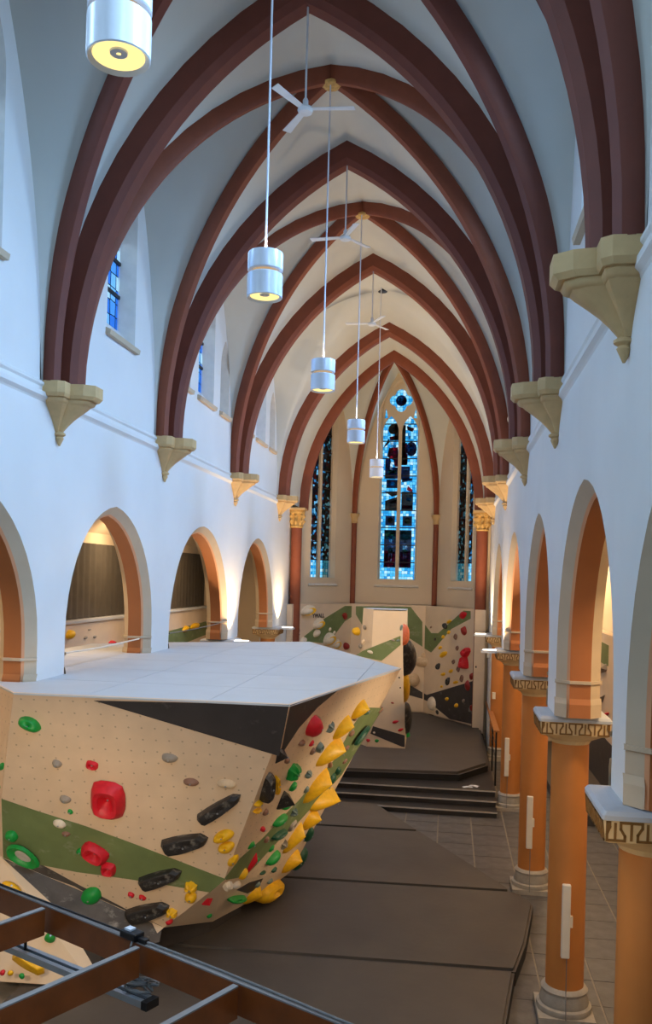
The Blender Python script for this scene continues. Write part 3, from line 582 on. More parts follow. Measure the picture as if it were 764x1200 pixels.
o = mat_thing([(-7, 28.75), (.49, 29.55), (1.52, 31.3), (1.52, 38.7), (1.26, 38.95), (-1.1, 42.3), (-4.7, 42.2), (-7, 38.6)], .54, .84, 'thick dark crash mat covering the choir platform', .09)
for x, y, a, lb in ((.75, 28.75, .3, 'white paper scrap on the top choir step, left one'), (.98, 28.95, -.5, 'white paper scrap on the top choir step, right one')):
    g = MB(); g.grid([[(x + .16 * u * math.cos(a) - .1 * v * math.sin(a), y + .16 * u * math.sin(a) + .1 * v * math.cos(a), .545 + .012 * (u * u + v * v) * ((u + v) % 2 > 0)) for u in (-1, 0, 1)] for v in (-1, 0, 1)]); tag(g.build('paper_scrap', 'lamp_white'), lb, 'paper')
# railing
t = thing('railing', (1.8, 35, .54), 'black railing with wooden handrail at the right edge of the choir', 'railing')
g = MB(); g.box(1.70, 1.90, 31.4, 39.0, 1.92, 1.98); g.build('handrail', 'rail_wood', t)
for k in range(4):
    y = 31.5 + k * 2.4; g = MB(); g.box(1.765, 1.825, y, y + .07, 0, 1.92); g.build('post', 'black_plastic', t)
for z in (.95, 1.4): 
    g = MB(); g.box(1.785, 1.805, 31.5, 38.9, z, z + .03); g.build('rail', 'black_plastic', t)
for (x, y, z, lb) in ((1.62, 37.2, 4.0, 'upper white switch box beside the end of the apse climbing wall'), (1.9, 36.0, 2.5, 'lower white switch box on the farthest right column above the railing')):
    if z > 3: x, y = 1.755, 37.6
    else: x, y = 1.93, 35.96
    g = MB(); g.box(x - .08, x + .04, y - .12, y + .12, z, z + .26); tag(g.build('switch_box', 'white_plastic'), lb, 'switch')
# ------------------------------------------------------------------ the big boulder
A=(-6.87, 13.11, 5.3)
B=(-2.38, 13.22, 5.3)
CC=(-1.01, 19.37, 5.3)
E=(-4.85, 14.88, 1.0)
P=(-3.69, 14.49, 2.04)
Q=(-3.34, 19.05, 0.69)
L1=(-7.43, 13.86, 3.4)
K0=(-7.67, 14.31, 2.25)
G=(-3.89, 17.31, 0.62)
G2=(-4.29, 16.09, 0.68)
B0=(-5.69, 13.83, 0.35)
B1=(-7.3, 13.73, 0.35)
FN={'F': (0.0227, -0.9282, -0.3714), 'R': (0.881, -0.1963, -0.4305), 'S': (0.7933, -0.228, -0.5646), 'S2': (0.5161, -0.4341, -0.7384), 'L': (0.4046, -0.693, 0.5967), 'AL': (0.8427, -0.5384, 0.0), 'AC': (0.0222, -0.9998, 0.0), 'AR': (-0.8199, -0.5725, 0.0), 'TF': (0.0, -1.0, 0.0), 'TL': (-0.8168, -0.5766, 0.0187), 'TR': (0.9997, 0.0238, 0.0095), 'IL': (1.0, 0.0, 0.0), 'IR': (-1.0, 0.0, 0.0), 'SL': (-0.7377, -0.6714, -0.0706)}
PAINT=[
('F', 'dark', [(-5.54, 13.17, 5.23), (-2.4, 13.22, 5.3), (-2.6, 13.56, 4.43)]),
('R', 'dark', [(-2.38, 13.21, 5.3), (-1.91, 15.36, 5.28), (-2.17, 14.68, 5.06), (-2.41, 14.24, 4.77), (-2.67, 14.02, 4.33)]),
('F', 'green', [(-7.43, 13.86, 3.38), (-6.88, 13.95, 3.2), (-6.01, 14.07, 2.95), (-5.15, 14.21, 2.65), (-3.65, 14.47, 2.09), (-3.95, 14.58, 1.8), (-4.78, 14.52, 1.9), (-5.39, 14.48, 1.96), (-6.3, 14.43, 2.03), (-6.91, 14.38, 2.12), (-7.62, 14.33, 2.2)]),
('F', 'black', [(-7.62, 14.33, 2.21), (-6.91, 14.38, 2.12), (-6.27, 14.54, 1.75), (-5.51, 14.73, 1.34), (-4.88, 14.87, 1.02), (-6.28, 14.59, 1.65)]),
('L', 'black', [(-7.63, 14.31, 2.22), (-6.28, 14.59, 1.64), (-4.88, 14.87, 1.0), (-4.87, 14.71, 0.81), (-5.66, 14.2, 0.75), (-6.66, 14.26, 1.51)]),
('R', 'green', [(-1.66, 17.99, 4.6), (-1.43, 19.48, 4.38), (-1.48, 19.6, 4.24), (-2.24, 19.02, 2.94), (-2.96, 17.29, 2.25), (-3.12, 16.75, 2.17), (-3.29, 16.35, 2.02), (-3.45, 15.98, 1.85), (-3.58, 15.63, 1.75), (-3.67, 14.6, 2.03), (-3.66, 14.45, 2.11), (-3.47, 14.74, 2.37), (-3.24, 15.47, 2.51), (-2.78, 16.6, 2.95), (-2.24, 17.71, 3.54), (-1.91, 17.75, 4.2)]),
('S', 'dark', [(-3.75, 15.73, 1.45), (-3.63, 16.22, 1.43), (-3.53, 17.03, 1.24), (-3.66, 17.24, 0.97), (-3.77, 16.72, 1.03)]),
('AL', 'green', [(-6.55, 39.41, 4.5), (-6.22, 39.91, 4.81), (-5.98, 40.3, 4.94), (-5.95, 40.34, 5.1), (-5.79, 40.59, 5.3), (-4.98, 41.86, 5.88), (-4.56, 42.52, 5.87), (-4.6, 42.46, 5.4), (-4.97, 41.88, 5.14), (-5.32, 41.34, 4.58), (-5.56, 40.95, 4.11), (-6.45, 39.56, 4.26)]),
('AC', 'green', [(-4.49, 42.3, 5.87), (-1.83, 42.36, 5.92), (-1.24, 42.38, 5.2), (-1.21, 42.38, 4.0), (-2.09, 42.36, 4.55), (-3.91, 42.32, 4.57), (-4.48, 42.3, 5.47)]),
('AR', 'green', [(-1.16, 42.46, 5.13), (-0.79, 41.94, 4.71), (-0.46, 41.46, 4.74), (0.68, 39.83, 5.91), (0.98, 39.41, 5.91), (0.99, 39.39, 5.57), (0.15, 40.59, 5.01), (-0.77, 41.9, 3.78), (-1.13, 42.42, 3.94)]),
('AC', 'dark', [(-1.82, 42.36, 2.16), (-1.15, 42.38, 1.79), (-1.14, 42.38, 1.48), (-1.81, 42.36, 1.64)]),
('AR', 'dark', [(-1.07, 42.33, 1.76), (-0.94, 42.15, 1.71), (1.16, 39.14, 2.82), (1.24, 39.02, 0.91), (0.18, 40.55, 0.86), (-0.49, 41.5, 1.22), (-0.85, 42.02, 1.42), (-1.06, 42.32, 1.45)]),
('TF', 'green', [(-1.78, 33.1, 5.11), (-3.21, 33.1, 4.48), (-3.48, 33.1, 4.3), (-2.48, 33.1, 4.13), (-1.77, 33.1, 4.77)]),
('TF', 'dark', [(-2.74, 33.1, 1.63), (-1.53, 33.1, 1.34), (-1.52, 33.1, 0.9), (-1.63, 33.1, 0.91), (-2.83, 33.1, 1.34)])]
HOLDS=[
('F', 'jug', 'green', -6.68, 13.32, 4.78, 0.89, 0.19, -0.41, 0.185, 0.13, 0.16, 'green scooped climbing hold high at the left of the big front panel'),
('F', 'blob', 'grey', -6.33, 13.61, 4.1, 0.97, 0.06, -0.23, 0.087, 0.069, 0.09, 'small grey climbing hold left of the tiny red ring on front panel'),
('F', 'ring', 'red', -5.73, 13.62, 4.1, 0.97, 0.1, -0.24, 0.104, 0.081, 0.07, 'small red ring hold above the big red square ring'),
('F', 'ring', 'red', -5.53, 13.87, 3.5, -0.11, 0.37, -0.92, 0.368, 0.296, 0.22, 'big red rounded-square ring hold in middle of front panel'),
('F', 'blob', 'grey', -6.29, 13.87, 3.45, 0.9, 0.15, -0.4, 0.1, 0.074, 0.09, 'grey climbing hold left of the big red square ring'),
('F', 'blob', 'green', -6.24, 13.96, 3.21, 0.94, 0.19, -0.28, 0.053, 0.047, 0.04, 'tiny green hold just above the green stripe on front panel'),
('F', 'blob', 'cream', -6.46, 14.05, 2.98, 0.95, 0.18, -0.27, 0.111, 0.083, 0.09, 'pale cup-shaped hold on upper edge of the front green stripe'),
('F', 'blob', 'brown', -6.38, 14.13, 2.78, 0.98, 0.12, -0.12, 0.081, 0.055, 0.05, 'small red-brown hold inside the front green stripe near its top'),
('F', 'blob', 'green', -7.37, 14.14, 2.68, 0.81, 0.23, -0.54, 0.111, 0.116, 0.11, 'green knob hold above the green hold with grey face'),
('F', 'blob', 'grey', -4.4, 13.57, 4.31, 0.98, 0.11, -0.19, 0.133, 0.084, 0.1, 'light grey hold highest on right half of front panel'),
('F', 'blob', 'brown', -4.08, 13.74, 3.9, 1.0, 0.08, -0.04, 0.125, 0.072, 0.09, 'grey-brown hold left of the pale brown flat hold'),
('F', 'blob', 'tan', -3.49, 13.75, 3.9, 1.0, 0.03, -0.06, 0.155, 0.086, 0.09, 'pale brown flat hold nearest the corner edge on front panel'),
('F', 'dish', 'green', -7.21, 14.29, 2.33, 0.77, 0.26, -0.59, 0.307, 0.198, 0.14, 'long green oval hold with grey dished face on green stripe'),
('F', 'ring', 'red', -5.91, 14.28, 2.45, 0.8, 0.24, -0.54, 0.249, 0.181, 0.16, 'long red ring hold on the green stripe with pocket'),
('F', 'blob', 'green', -6.17, 14.26, 2.46, 0.51, 0.29, -0.81, 0.068, 0.081, 0.07, 'small green hold tucked left of the long red ring hold'),
('F', 'ring', 'red', -5.71, 14.4, 2.15, 0.99, 0.07, -0.11, 0.136, 0.133, 0.12, 'round red ring hold below the long red ring hold'),
('F', 'blob', 'green', -6.11, 14.62, 1.57, 0.88, -0.17, 0.44, 0.238, 0.151, 0.16, 'green lobed hold on the black stripe of front panel'),
('F', 'blob', 'red', -5.37, 14.61, 1.64, 0.94, 0.16, -0.31, 0.064, 0.059, 0.05, 'tiny red hold left one of two beneath green stripe'),
('F', 'blob', 'red', -5.17, 14.63, 1.6, 0.95, 0.14, -0.27, 0.073, 0.053, 0.05, 'tiny red hold right one of two beneath green stripe'),
('F', 'pinch', 'black', -5.1, 14.74, 1.33, 0.94, -0.11, 0.33, 0.438, 0.151, 0.16, 'long chalky black hold lowest on the front panel'),
('F', 'pinch', 'black', -4.79, 14.46, 2.04, 0.92, -0.13, 0.36, 0.428, 0.134, 0.16, 'long chalky black hold on lower edge of green stripe'),
('F', 'blob', 'yellow', -6.45, 14.78, 1.15, 0.89, 0.25, -0.38, 0.039, 0.053, 0.05, 'tiny yellow hold on the black stripe under green lobed hold'),
('L', 'blob', 'yellow', -7.34, 14.1, 1.79, 0.9, 0.21, -0.39, 0.195, 0.081, 0.12, 'yellow hold peeking above the brown beam at left edge'),
('F', 'rosette', 'yellow', -4.67, 14.75, 1.33, 0.9, -0.09, 0.43, 0.106, 0.099, 0.1, 'knobbly yellow hold at the tip of the lowest black hold'),
('F', 'rosette', 'yellow', -4.27, 14.54, 1.9, 0.94, -0.13, 0.3, 0.116, 0.116, 0.13, 'knobbly yellow hold upper one of pair under green stripe'),
('F', 'blob', 'yellow', -4.29, 14.62, 1.69, 0.95, -0.09, 0.3, 0.116, 0.105, 0.12, 'smooth yellow hold lower one of pair under green stripe'),
('F', 'pinch', 'black', -3.64, 13.93, 3.46, 0.81, -0.2, 0.55, 0.467, 0.11, 0.18, 'long black tapered hold rising to right beside corner edge'),
('F', 'pinch', 'black', -4.29, 14.19, 2.76, 0.96, -0.08, 0.27, 0.432, 0.153, 0.17, 'long flat black hold just above the green stripe'),
('F', 'jug', 'yellow', -3.61, 14.13, 2.93, 0.85, -0.18, 0.5, 0.189, 0.112, 0.14, 'yellow jug hold upper one right of the long flat black hold'),
('F', 'jug', 'yellow', -3.58, 14.22, 2.72, 0.93, -0.13, 0.35, 0.156, 0.103, 0.13, 'yellow jug hold lower one right of the long flat black hold'),
('F', 'horn', 'yellow', -3.5, 14.34, 2.45, 0.61, -0.29, 0.74, 0.156, 0.076, 0.12, 'yellow pointed hold near corner edge above the green stripe'),
('SL', 'blob', 'green', -7.39, 13.84, 3.94, 0.35, -0.25, -0.9, 0.1, 0.207, 0.08, 'green hold upper of two on left side panel at image edge'),
('SL', 'blob', 'green', -7.52, 14.0, 3.58, 0.11, -0.06, -0.99, 0.091, 0.155, 0.08, 'green hold lower of two on left side panel at image edge'),
('L', 'pinch', 'yellow', -6.72, 13.59, 0.77, 0.86, 0.07, -0.5, 0.301, 0.11, 0.2, 'yellow lumpy hold seen through the beam frame'),
('L', 'blob', 'green', -6.54, 13.95, 1.06, 0.92, 0.25, -0.31, 0.098, 0.081, 0.12, 'green hold seen through the beam frame beside the light bar'),
('L', 'blob', 'red', -7.05, 13.33, 0.7, 0.91, 0.23, -0.34, 0.044, 0.046, 0.06, 'dark red small hold at left of row below beam frame'),
('L', 'blob', 'yellow', -6.94, 13.38, 0.68, 0.87, 0.22, -0.44, 0.046, 0.043, 0.06, 'yellow small hold in middle of row below beam frame'),
('L', 'blob', 'green', -6.77, 13.44, 0.62, 0.85, 0.0, -0.53, 0.047, 0.045, 0.06, 'dark green small hold at right of row below beam frame'),
('R', 'crescent', 'red', -2.28, 14.91, 4.73, 0.49, 0.42, 0.76, 0.224, 0.284, 0.2, 'big red crescent hold at top of overhanging side panel'),
('R', 'wedge', 'black', -2.67, 13.93, 4.39, 0.42, 0.67, 0.61, 0.156, 0.222, 0.16, 'black rounded hold astride the corner edge under dark paint'),
('R', 'blob', 'brown', -2.46, 14.8, 4.42, 0.45, 0.0, 0.89, 0.067, 0.11, 0.07, 'brown hold below the big red crescent hold on side panel'),
('R', 'blob', 'red', -2.38, 15.42, 4.3, 0.43, 0.29, 0.86, 0.07, 0.07, 0.05, 'thin dark red hold right of brown hold under red crescent'),
('R', 'star', 'teal', -2.14, 16.09, 4.49, 0.46, 0.61, 0.65, 0.131, 0.156, 0.09, 'grey-green star hold right of the big red crescent'),
('R', 'horn', 'yellow', -1.77, 17.41, 4.63, 0.47, 0.52, 0.72, 0.25, 0.197, 0.22399999999999998, 'yellow spiky volume topmost of the chain on side panel'),
('R', 'horn', 'yellow', -2.04, 16.85, 4.34, 0.47, 0.42, 0.78, 0.296, 0.225, 0.238, 'yellow spiky volume second from top of the chain'),
('R', 'horn', 'yellow', -2.27, 16.84, 3.86, 0.38, 0.84, 0.39, 0.483, 0.248, 0.27999999999999997, 'yellow spiky volume third from top of the chain'),
('R', 'ring', 'teal', -2.33, 16.02, 4.12, 0.51, 0.45, 0.73, 0.089, 0.144, 0.09, 'grey-green ringed hold left of the third yellow volume'),
('R', 'blob', 'brown', -2.41, 15.73, 4.1, 0.42, 0.71, 0.57, 0.071, 0.092, 0.06, 'brown hold left of the grey-green ringed hold'),
('R', 'blob', 'brown', -1.93, 17.91, 4.07, 0.4, -0.33, 0.86, 0.076, 0.119, 0.06, 'brown hold right of second yellow volume on side panel'),
('R', 'blob', 'brown', -1.84, 17.52, 4.45, 0.46, 0.46, 0.76, 0.066, 0.126, 0.06, 'brown hold just under topmost yellow volume of the chain'),
('R', 'dish', 'pine', -1.84, 18.69, 3.91, 0.38, 0.81, 0.44, 0.315, 0.146, 0.12, 'long dark green triple hold on the side green stripe'),
('R', 'blob', 'pine', -1.68, 18.16, 4.5, 0.27, 0.96, 0.07, 0.203, 0.059, 0.1, 'dark teal hold beside the upper end of side green stripe'),
('R', 'blob', 'brown', -2.12, 17.94, 3.67, 0.41, -0.08, 0.91, 0.061, 0.109, 0.05, 'brown hold left of two on upper side green stripe'),
('R', 'blob', 'brown', -2.05, 18.14, 3.71, 0.41, -0.08, 0.91, 0.061, 0.115, 0.05, 'brown hold right of two on upper side green stripe'),
('R', 'blob', 'brown', -2.14, 18.62, 3.33, 0.48, -0.08, 0.88, 0.063, 0.121, 0.05, 'brown hold at right border of side green stripe'),
('R', 'blob', 'brown', -2.31, 17.51, 3.48, 0.42, 0.5, 0.76, 0.06, 0.128, 0.06, 'brown hold beside lower tip of third yellow volume'),
('R', 'blob', 'brown', -1.46, 19.51, 4.33, 0.34, 0.89, 0.3, 0.134, 0.061, 0.05, 'brown hold on top right end of side green stripe'),
('R', 'rosette', 'green', -2.67, 15.13, 3.84, 0.47, 0.5, 0.72, 0.159, 0.248, 0.15, 'bright green ribbed hold on upper side panel near corner'),
('R', 'blob', 'brown', -2.65, 14.48, 4.17, 0.52, 0.35, 0.78, 0.058, 0.107, 0.06, 'brown hold above the bright green ribbed hold'),
('R', 'star', 'teal', -2.56, 16.23, 3.56, 0.47, 0.26, 0.84, 0.095, 0.155, 0.09, 'grey-green hold left of fourth yellow volume'),
('R', 'blob', 'pine', -2.27, 18.4, 3.17, 0.45, 0.5, 0.74, 0.101, 0.166, 0.09, 'dark green hold upper of pair on side green stripe'),
('R', 'blob', 'pine', -2.38, 18.25, 3.01, 0.37, 0.86, 0.37, 0.164, 0.176, 0.1, 'dark green hold lower of pair on side green stripe'),
('R', 'pinch', 'black', -2.91, 14.06, 3.83, 0.27, -0.54, 0.8, 0.333, 0.108, 0.16, 'tall black blade hold hugging the corner edge'),
('R', 'pinch', 'yellow', -2.85, 14.48, 3.77, 0.19, -0.67, 0.71, 0.26, 0.052, 0.12, 'tall yellow hold right of the black blade hold'),
('R', 'blob', 'brown', -2.91, 14.68, 3.57, 0.48, 0.67, 0.57, 0.052, 0.073, 0.05, 'brown hold under the tall yellow hold by corner'),
('R', 'wedge', 'black', -2.88, 15.47, 3.25, 0.42, 0.72, 0.54, 0.248, 0.299, 0.25, 'black pyramid volume with reddish side on side panel'),
('R', 'blob', 'green', -2.74, 15.64, 3.46, 0.4, 0.8, 0.45, 0.1, 0.101, 0.08, 'green hold at upper right of the black pyramid volume'),
('R', 'horn', 'yellow', -2.58, 17.19, 3.08, 0.47, 0.52, 0.72, 0.444, 0.268, 0.294, 'yellow long curved volume fourth from top of the chain'),
('R', 'horn', 'yellow', -2.59, 18.31, 2.56, 0.28, 0.95, 0.16, 0.592, 0.217, 0.35, 'yellow sharp volume fifth in chain jutting past panel edge'),
('R', 'blob', 'teal', -2.66, 16.7, 3.15, 0.47, 0.74, 0.47, 0.074, 0.086, 0.06, 'small grey-green hold left of fifth yellow volume'),
('R', 'blob', 'green', -2.45, 18.81, 2.62, 0.34, -0.44, 0.83, 0.102, 0.078, 0.06, 'small green hold at panel edge above fifth yellow volume'),
('R', 'blob', 'yellow', -3.05, 14.12, 3.52, 0.19, 0.98, -0.06, 0.158, 0.052, 0.09, 'yellow hold upper lump of pair below black blade hold'),
('R', 'blob', 'yellow', -3.1, 14.26, 3.36, 0.18, 0.98, -0.06, 0.163, 0.046, 0.09, 'yellow hold lower lump of pair below black blade hold'),
('R', 'blob', 'brown', -3.06, 14.79, 3.19, 0.47, 0.54, 0.7, 0.064, 0.097, 0.06, 'brown hold right of the yellow pair near corner'),
('R', 'blob', 'green', -2.89, 15.89, 3.04, 0.24, 0.97, 0.06, 0.17, 0.075, 0.09, 'green hold beneath the black pyramid volume'),
('R', 'star', 'teal', -2.88, 16.63, 2.71, 0.45, 0.4, 0.8, 0.1, 0.144, 0.09, 'grey hold on middle of side green stripe beside pyramid'),
('R', 'blob', 'green', -3.02, 15.92, 2.75, 0.23, 0.97, 0.06, 0.258, 0.105, 0.12, 'green rounded hold left of side green stripe middle'),
('R', 'ring', 'grey', -2.98, 17.05, 2.33, 0.32, 0.9, 0.29, 0.139, 0.106, 0.07, 'grey ringed hold on side green stripe below middle'),
('R', 'horn', 'yellow', -2.83, 18.16, 2.14, 0.45, 0.64, 0.62, 0.288, 0.272, 0.252, 'yellow volume sixth in chain below the sharp one'),
('R', 'blob', 'red', -3.17, 15.13, 2.79, 0.47, 0.47, 0.75, 0.053, 0.085, 0.06, 'small red hold near corner below yellow pair'),
('R', 'jug', 'pine', -3.12, 16.37, 2.34, 0.22, 0.98, -0.01, 0.348, 0.091, 0.13, 'dark green jug hold on lower side green stripe'),
('R', 'star', 'grey', -3.16, 17.2, 1.89, 0.42, 0.71, 0.57, 0.106, 0.163, 0.08, 'grey star hold left of the seventh yellow volume'),
('R', 'horn', 'yellow', -3.08, 17.59, 1.88, 0.48, 0.22, 0.85, 0.376, 0.191, 0.238, 'yellow long volume seventh in chain low on side panel'),
('R', 'blob', 'pine', -2.92, 18.8, 1.66, 0.3, -0.44, 0.84, 0.214, 0.132, 0.12, 'dark green hold at panel edge beside sixth yellow volume'),
('R', 'blob', 'brown', -3.22, 15.73, 2.42, 0.5, 0.57, 0.65, 0.07, 0.108, 0.05, 'red-brown hold on left border of lower side stripe'),
('R', 'horn', 'green', -3.34, 14.98, 2.53, 0.4, 0.8, 0.46, 0.098, 0.086, 0.063, 'green pointed hold low on side panel near corner'),
('R', 'blob', 'green', -3.25, 16.38, 2.06, 0.3, 0.9, 0.3, 0.083, 0.072, 0.05, 'tiny green hold inside lower side green stripe'),
('R', 'blob', 'green', -3.31, 16.84, 1.73, 0.24, 0.97, 0.06, 0.268, 0.126, 0.13, 'bright green oval hold low right of side stripe'),
('R', 'blob', 'pine', -3.17, 19.25, 0.95, 0.47, 0.26, 0.84, 0.285, 0.25, 0.14, 'long dark green hold cluster at lower right panel edge'),
('R', 'horn', 'yellow', -3.25, 18.42, 1.13, 0.46, 0.55, 0.7, 0.305, 0.224, 0.238, 'yellow volume lowest of the chain on side panel'),
('R', 'horn', 'red', -3.46, 15.6, 2.0, 0.37, -0.26, 0.89, 0.257, 0.113, 0.098, 'red cone hold with white foot at lowest corner'),
('R', 'blob', 'green', -3.42, 15.87, 1.98, 0.44, 0.44, 0.79, 0.057, 0.097, 0.05, 'small green hold right of the red cone hold'),
('R', 'blob', 'yellow', -3.57, 15.37, 1.89, 0.38, 0.85, 0.38, 0.106, 0.119, 0.1, 'yellow hold lowest at corner left of red cone'),
('R', 'blob', 'pine', -3.48, 16.69, 1.48, 0.16, 0.98, -0.1, 0.153, 0.035, 0.06, 'dark green hold above the lower lip left of yellow volume'),
('R', 'blob', 'pine', -3.4, 17.44, 1.29, 0.2, 0.98, 0.0, 0.102, 0.058, 0.06, 'dark green hold above the lower lip under oval hold'),
('S2', 'rosette', 'cream', -3.68, 14.73, 1.9, 0.84, 0.42, 0.36, 0.084, 0.131, 0.1, 'cream-yellow knobbly hold on underside strip at corner'),
('S', 'blob', 'cream', -3.69, 15.34, 1.71, 0.18, 0.97, -0.15, 0.17, 0.072, 0.1, 'white round hold on underside strip at corner'),
('S2', 'wedge', 'red', -4.08, 14.88, 1.53, 0.65, -0.33, 0.68, 0.168, 0.099, 0.1, 'red hold with white side on underside strip'),
('S', 'jug', 'green', -3.85, 16.12, 1.15, 0.08, 0.96, -0.28, 0.579, 0.064, 0.14, 'long green hold hanging under the underside strip'),
('S', 'horn', 'yellow', -3.78, 17.13, 0.85, 0.41, 0.89, 0.2, 0.276, 0.237, 0.175, 'yellow volume left of two under the lower lip'),
('S', 'jug', 'yellow', -3.67, 18.16, 0.6, 0.22, 0.97, -0.08, 0.53, 0.244, 0.28, 'yellow rounded volume right of two under the lower lip'),
('S', 'blob', 'teal', -3.62, 16.92, 1.15, 0.41, 0.89, 0.21, 0.073, 0.076, 0.06, 'grey hold on underside strip left of lip middle'),
('S', 'blob', 'teal', -3.53, 17.73, 0.95, 0.27, 0.96, 0.0, 0.109, 0.06, 0.06, 'grey hold on underside strip nearest its right end'),
('S2', 'blob', 'green', -4.24, 15.66, 0.97, 0.78, 0.52, 0.35, 0.058, 0.067, 0.05, 'tiny green hold on lower part of underside strip'),
('S2', 'blob', 'red', -4.72, 14.76, 1.16, 0.87, 0.13, 0.47, 0.074, 0.059, 0.05, 'thin red hold at far left of underside strip'),
('AL', 'dome', 'whiteyellow', -6.48, 39.52, 5.71, 0.51, 0.78, 0.36, 0.434, 0.216, 0.4, 'white volume with yellow face topmost on apse wall left'),
('AL', 'dome', 'whiteyellow', -6.06, 40.16, 5.08, 0.42, 0.66, 0.63, 0.343, 0.204, 0.35, 'white volume with yellow face below the black letters'),
('AL', 'dome', 'whiteyellow', -5.65, 40.81, 4.34, 0.39, 0.62, 0.68, 0.369, 0.241, 0.4, 'yellow faced volume left of pair on green band left'),
('AL', 'dome', 'whiteyellow', -5.41, 41.19, 4.08, 0.37, 0.6, 0.71, 0.301, 0.224, 0.4, 'yellow faced volume right of pair on green band left'),
('AL', 'dome', 'cream', -6.11, 40.11, 4.63, 0.41, 0.63, 0.65, 0.229, 0.158, 0.25, 'cream cone under the volume below black letters'),
('AL', 'dome', 'cream', -6.59, 39.34, 4.33, 0.5, 0.77, 0.41, 0.222, 0.134, 0.2, 'cream hold at foot of apse wall left by green band'),
('AL', 'pinch', 'maroon', -4.99, 41.84, 5.37, 0.34, 0.48, -0.81, 0.178, 0.112, 0.12, 'dark red curved hold on top green band left of tower'),
('AL', 'dome', 'maroon', -4.9, 41.97, 3.93, 0.39, 0.62, 0.68, 0.169, 0.195, 0.2, 'dark red round hold left of white tower'),
('AL', 'blob', 'black', -6.76, 39.08, 4.81, 0.46, 0.69, -0.55, 0.108, 0.09, 0.05, 'tiny dark hold upper of three at left apse edge'),
('AL', 'blob', 'black', -6.74, 39.11, 4.61, 0.49, 0.81, -0.32, 0.062, 0.036, 0.05, 'tiny dark hold middle of three at left apse edge'),
('AL', 'blob', 'black', -6.78, 39.05, 4.4, 0.41, 0.62, -0.66, 0.121, 0.09, 0.05, 'tiny dark hold lowest of three at left apse edge'),
('AL', 'blob', 'cream', -5.56, 40.95, 4.78, 0.45, 0.72, 0.54, 0.112, 0.077, 0.06, 'tiny pale hold above yellow pair left on green band'),
('AL', 'blob', 'cream', -5.39, 41.22, 4.61, 0.46, 0.73, 0.5, 0.109, 0.075, 0.06, 'tiny pale hold above yellow pair right on green band'),
('AL', 'blob', 'black', -4.62, 42.41, 4.96, 0.51, 0.78, 0.37, 0.109, 0.071, 0.05, 'tiny dark hold beside upper left edge of tower'),
('TL', 'dome', 'yellow', -3.54, 34.08, 5.16, 0.09, -0.09, 0.99, 0.166, 0.238, 0.2, 'yellow oval hold on left facet of white tower'),
('TL', 'blob', 'grey', -3.21, 33.62, 5.35, 0.43, -0.61, 0.67, 0.082, 0.099, 0.06, 'small grey hold upper on left facet of tower'),
('TL', 'blob', 'grey', -3.38, 33.84, 4.6, 0.43, -0.61, 0.67, 0.082, 0.099, 0.06, 'small grey hold lower on left facet of tower'),
('TF', 'blob', 'tan', -3.2, 33.1, 4.83, 0.45, 0.0, 0.89, 0.112, 0.065, 0.05, 'pale yellow hold at left border of tower front'),
('TF', 'blob', 'cream', -2.92, 33.1, 4.45, 0.97, 0.0, -0.25, 0.119, 0.068, 0.06, 'white hold at left on the tower green band'),
('TF', 'blob', 'grey', -2.06, 33.1, 4.93, 0.98, 0.0, -0.18, 0.081, 0.046, 0.06, 'grey hold upper left of two on tower green band'),
('TF', 'blob', 'teal', -1.87, 33.1, 4.93, 0.97, 0.0, 0.24, 0.082, 0.051, 0.06, 'teal hold upper right of two on tower green band'),
('TF', 'blob', 'black', -1.79, 33.1, 3.52, 0.99, 0.0, 0.14, 0.035, 0.035, 0.04, 'tiny dark hold on tower front highest of two'),
('TF', 'blob', 'black', -1.74, 33.1, 3.14, 1.0, 0.0, 0.0, 0.03, 0.035, 0.04, 'tiny dark hold on tower front lower of two'),
('TF', 'blob', 'maroon', -2.02, 33.1, 2.55, 0.97, 0.0, -0.22, 0.067, 0.03, 0.04, 'small dark red hold on tower front above red pair'),
('TF', 'horn', 'red', -1.9, 33.1, 1.83, 0.96, 0.0, 0.29, 0.136, 0.063, 0.07, 'red hold left of pair above the tower dark band'),
('TF', 'horn', 'red', -1.69, 33.1, 1.54, 0.9, 0.0, 0.43, 0.127, 0.06, 0.07, 'red hold right of pair above the tower dark band'),
('TF', 'blob', 'red', -2.91, 33.1, 1.08, 0.97, 0.0, 0.24, 0.082, 0.067, 0.05, 'small red hold under the tower dark band'),
('TF', 'blob', 'green', -2.58, 33.1, 1.08, 0.92, 0.0, 0.4, 0.087, 0.065, 0.05, 'small green hold under the tower dark band'),
('TF', 'blob', 'cream', -2.69, 33.1, 1.39, 0.91, 0.0, 0.41, 0.049, 0.047, 0.04, 'tiny pale hold on the tower dark band'),
('TF', 'blob', 'teal', -1.76, 33.1, 5.42, 0.18, 0.0, 0.98, 0.112, 0.051, 0.08, 'teal hold near top right edge of tower'),
('TR', 'dome', 'black', -1.44, 29.31, 4.64, 0.02, -0.87, 0.5, 1.2, 0.45, 0.42, 'big black half-dome volume on right side of tower'),
('TR', 'dome', 'yellow', -1.48, 30.84, 3.46, 0.02, -0.85, 0.53, 0.95, 0.45, 0.2, 'tall yellow volume under black dome on tower side'),
('TR', 'dome', 'black', -1.52, 33.39, 1.95, 0.02, -0.84, 0.54, 1.2, 0.45, 0.24, 'lower black dome volume near foot of tower side'),
('TR', 'blob', 'orange', -1.42, 28.02, 5.47, 0.02, -0.9, 0.44, 0.217, 0.381, 0.2, 'orange hold above the big black dome on tower'),
('TR', 'blob', 'green', -1.56, 36.03, 0.53, 0.02, -0.89, 0.46, 0.731, 0.45, 0.15, 'green hold at bottom corner of tower side'),
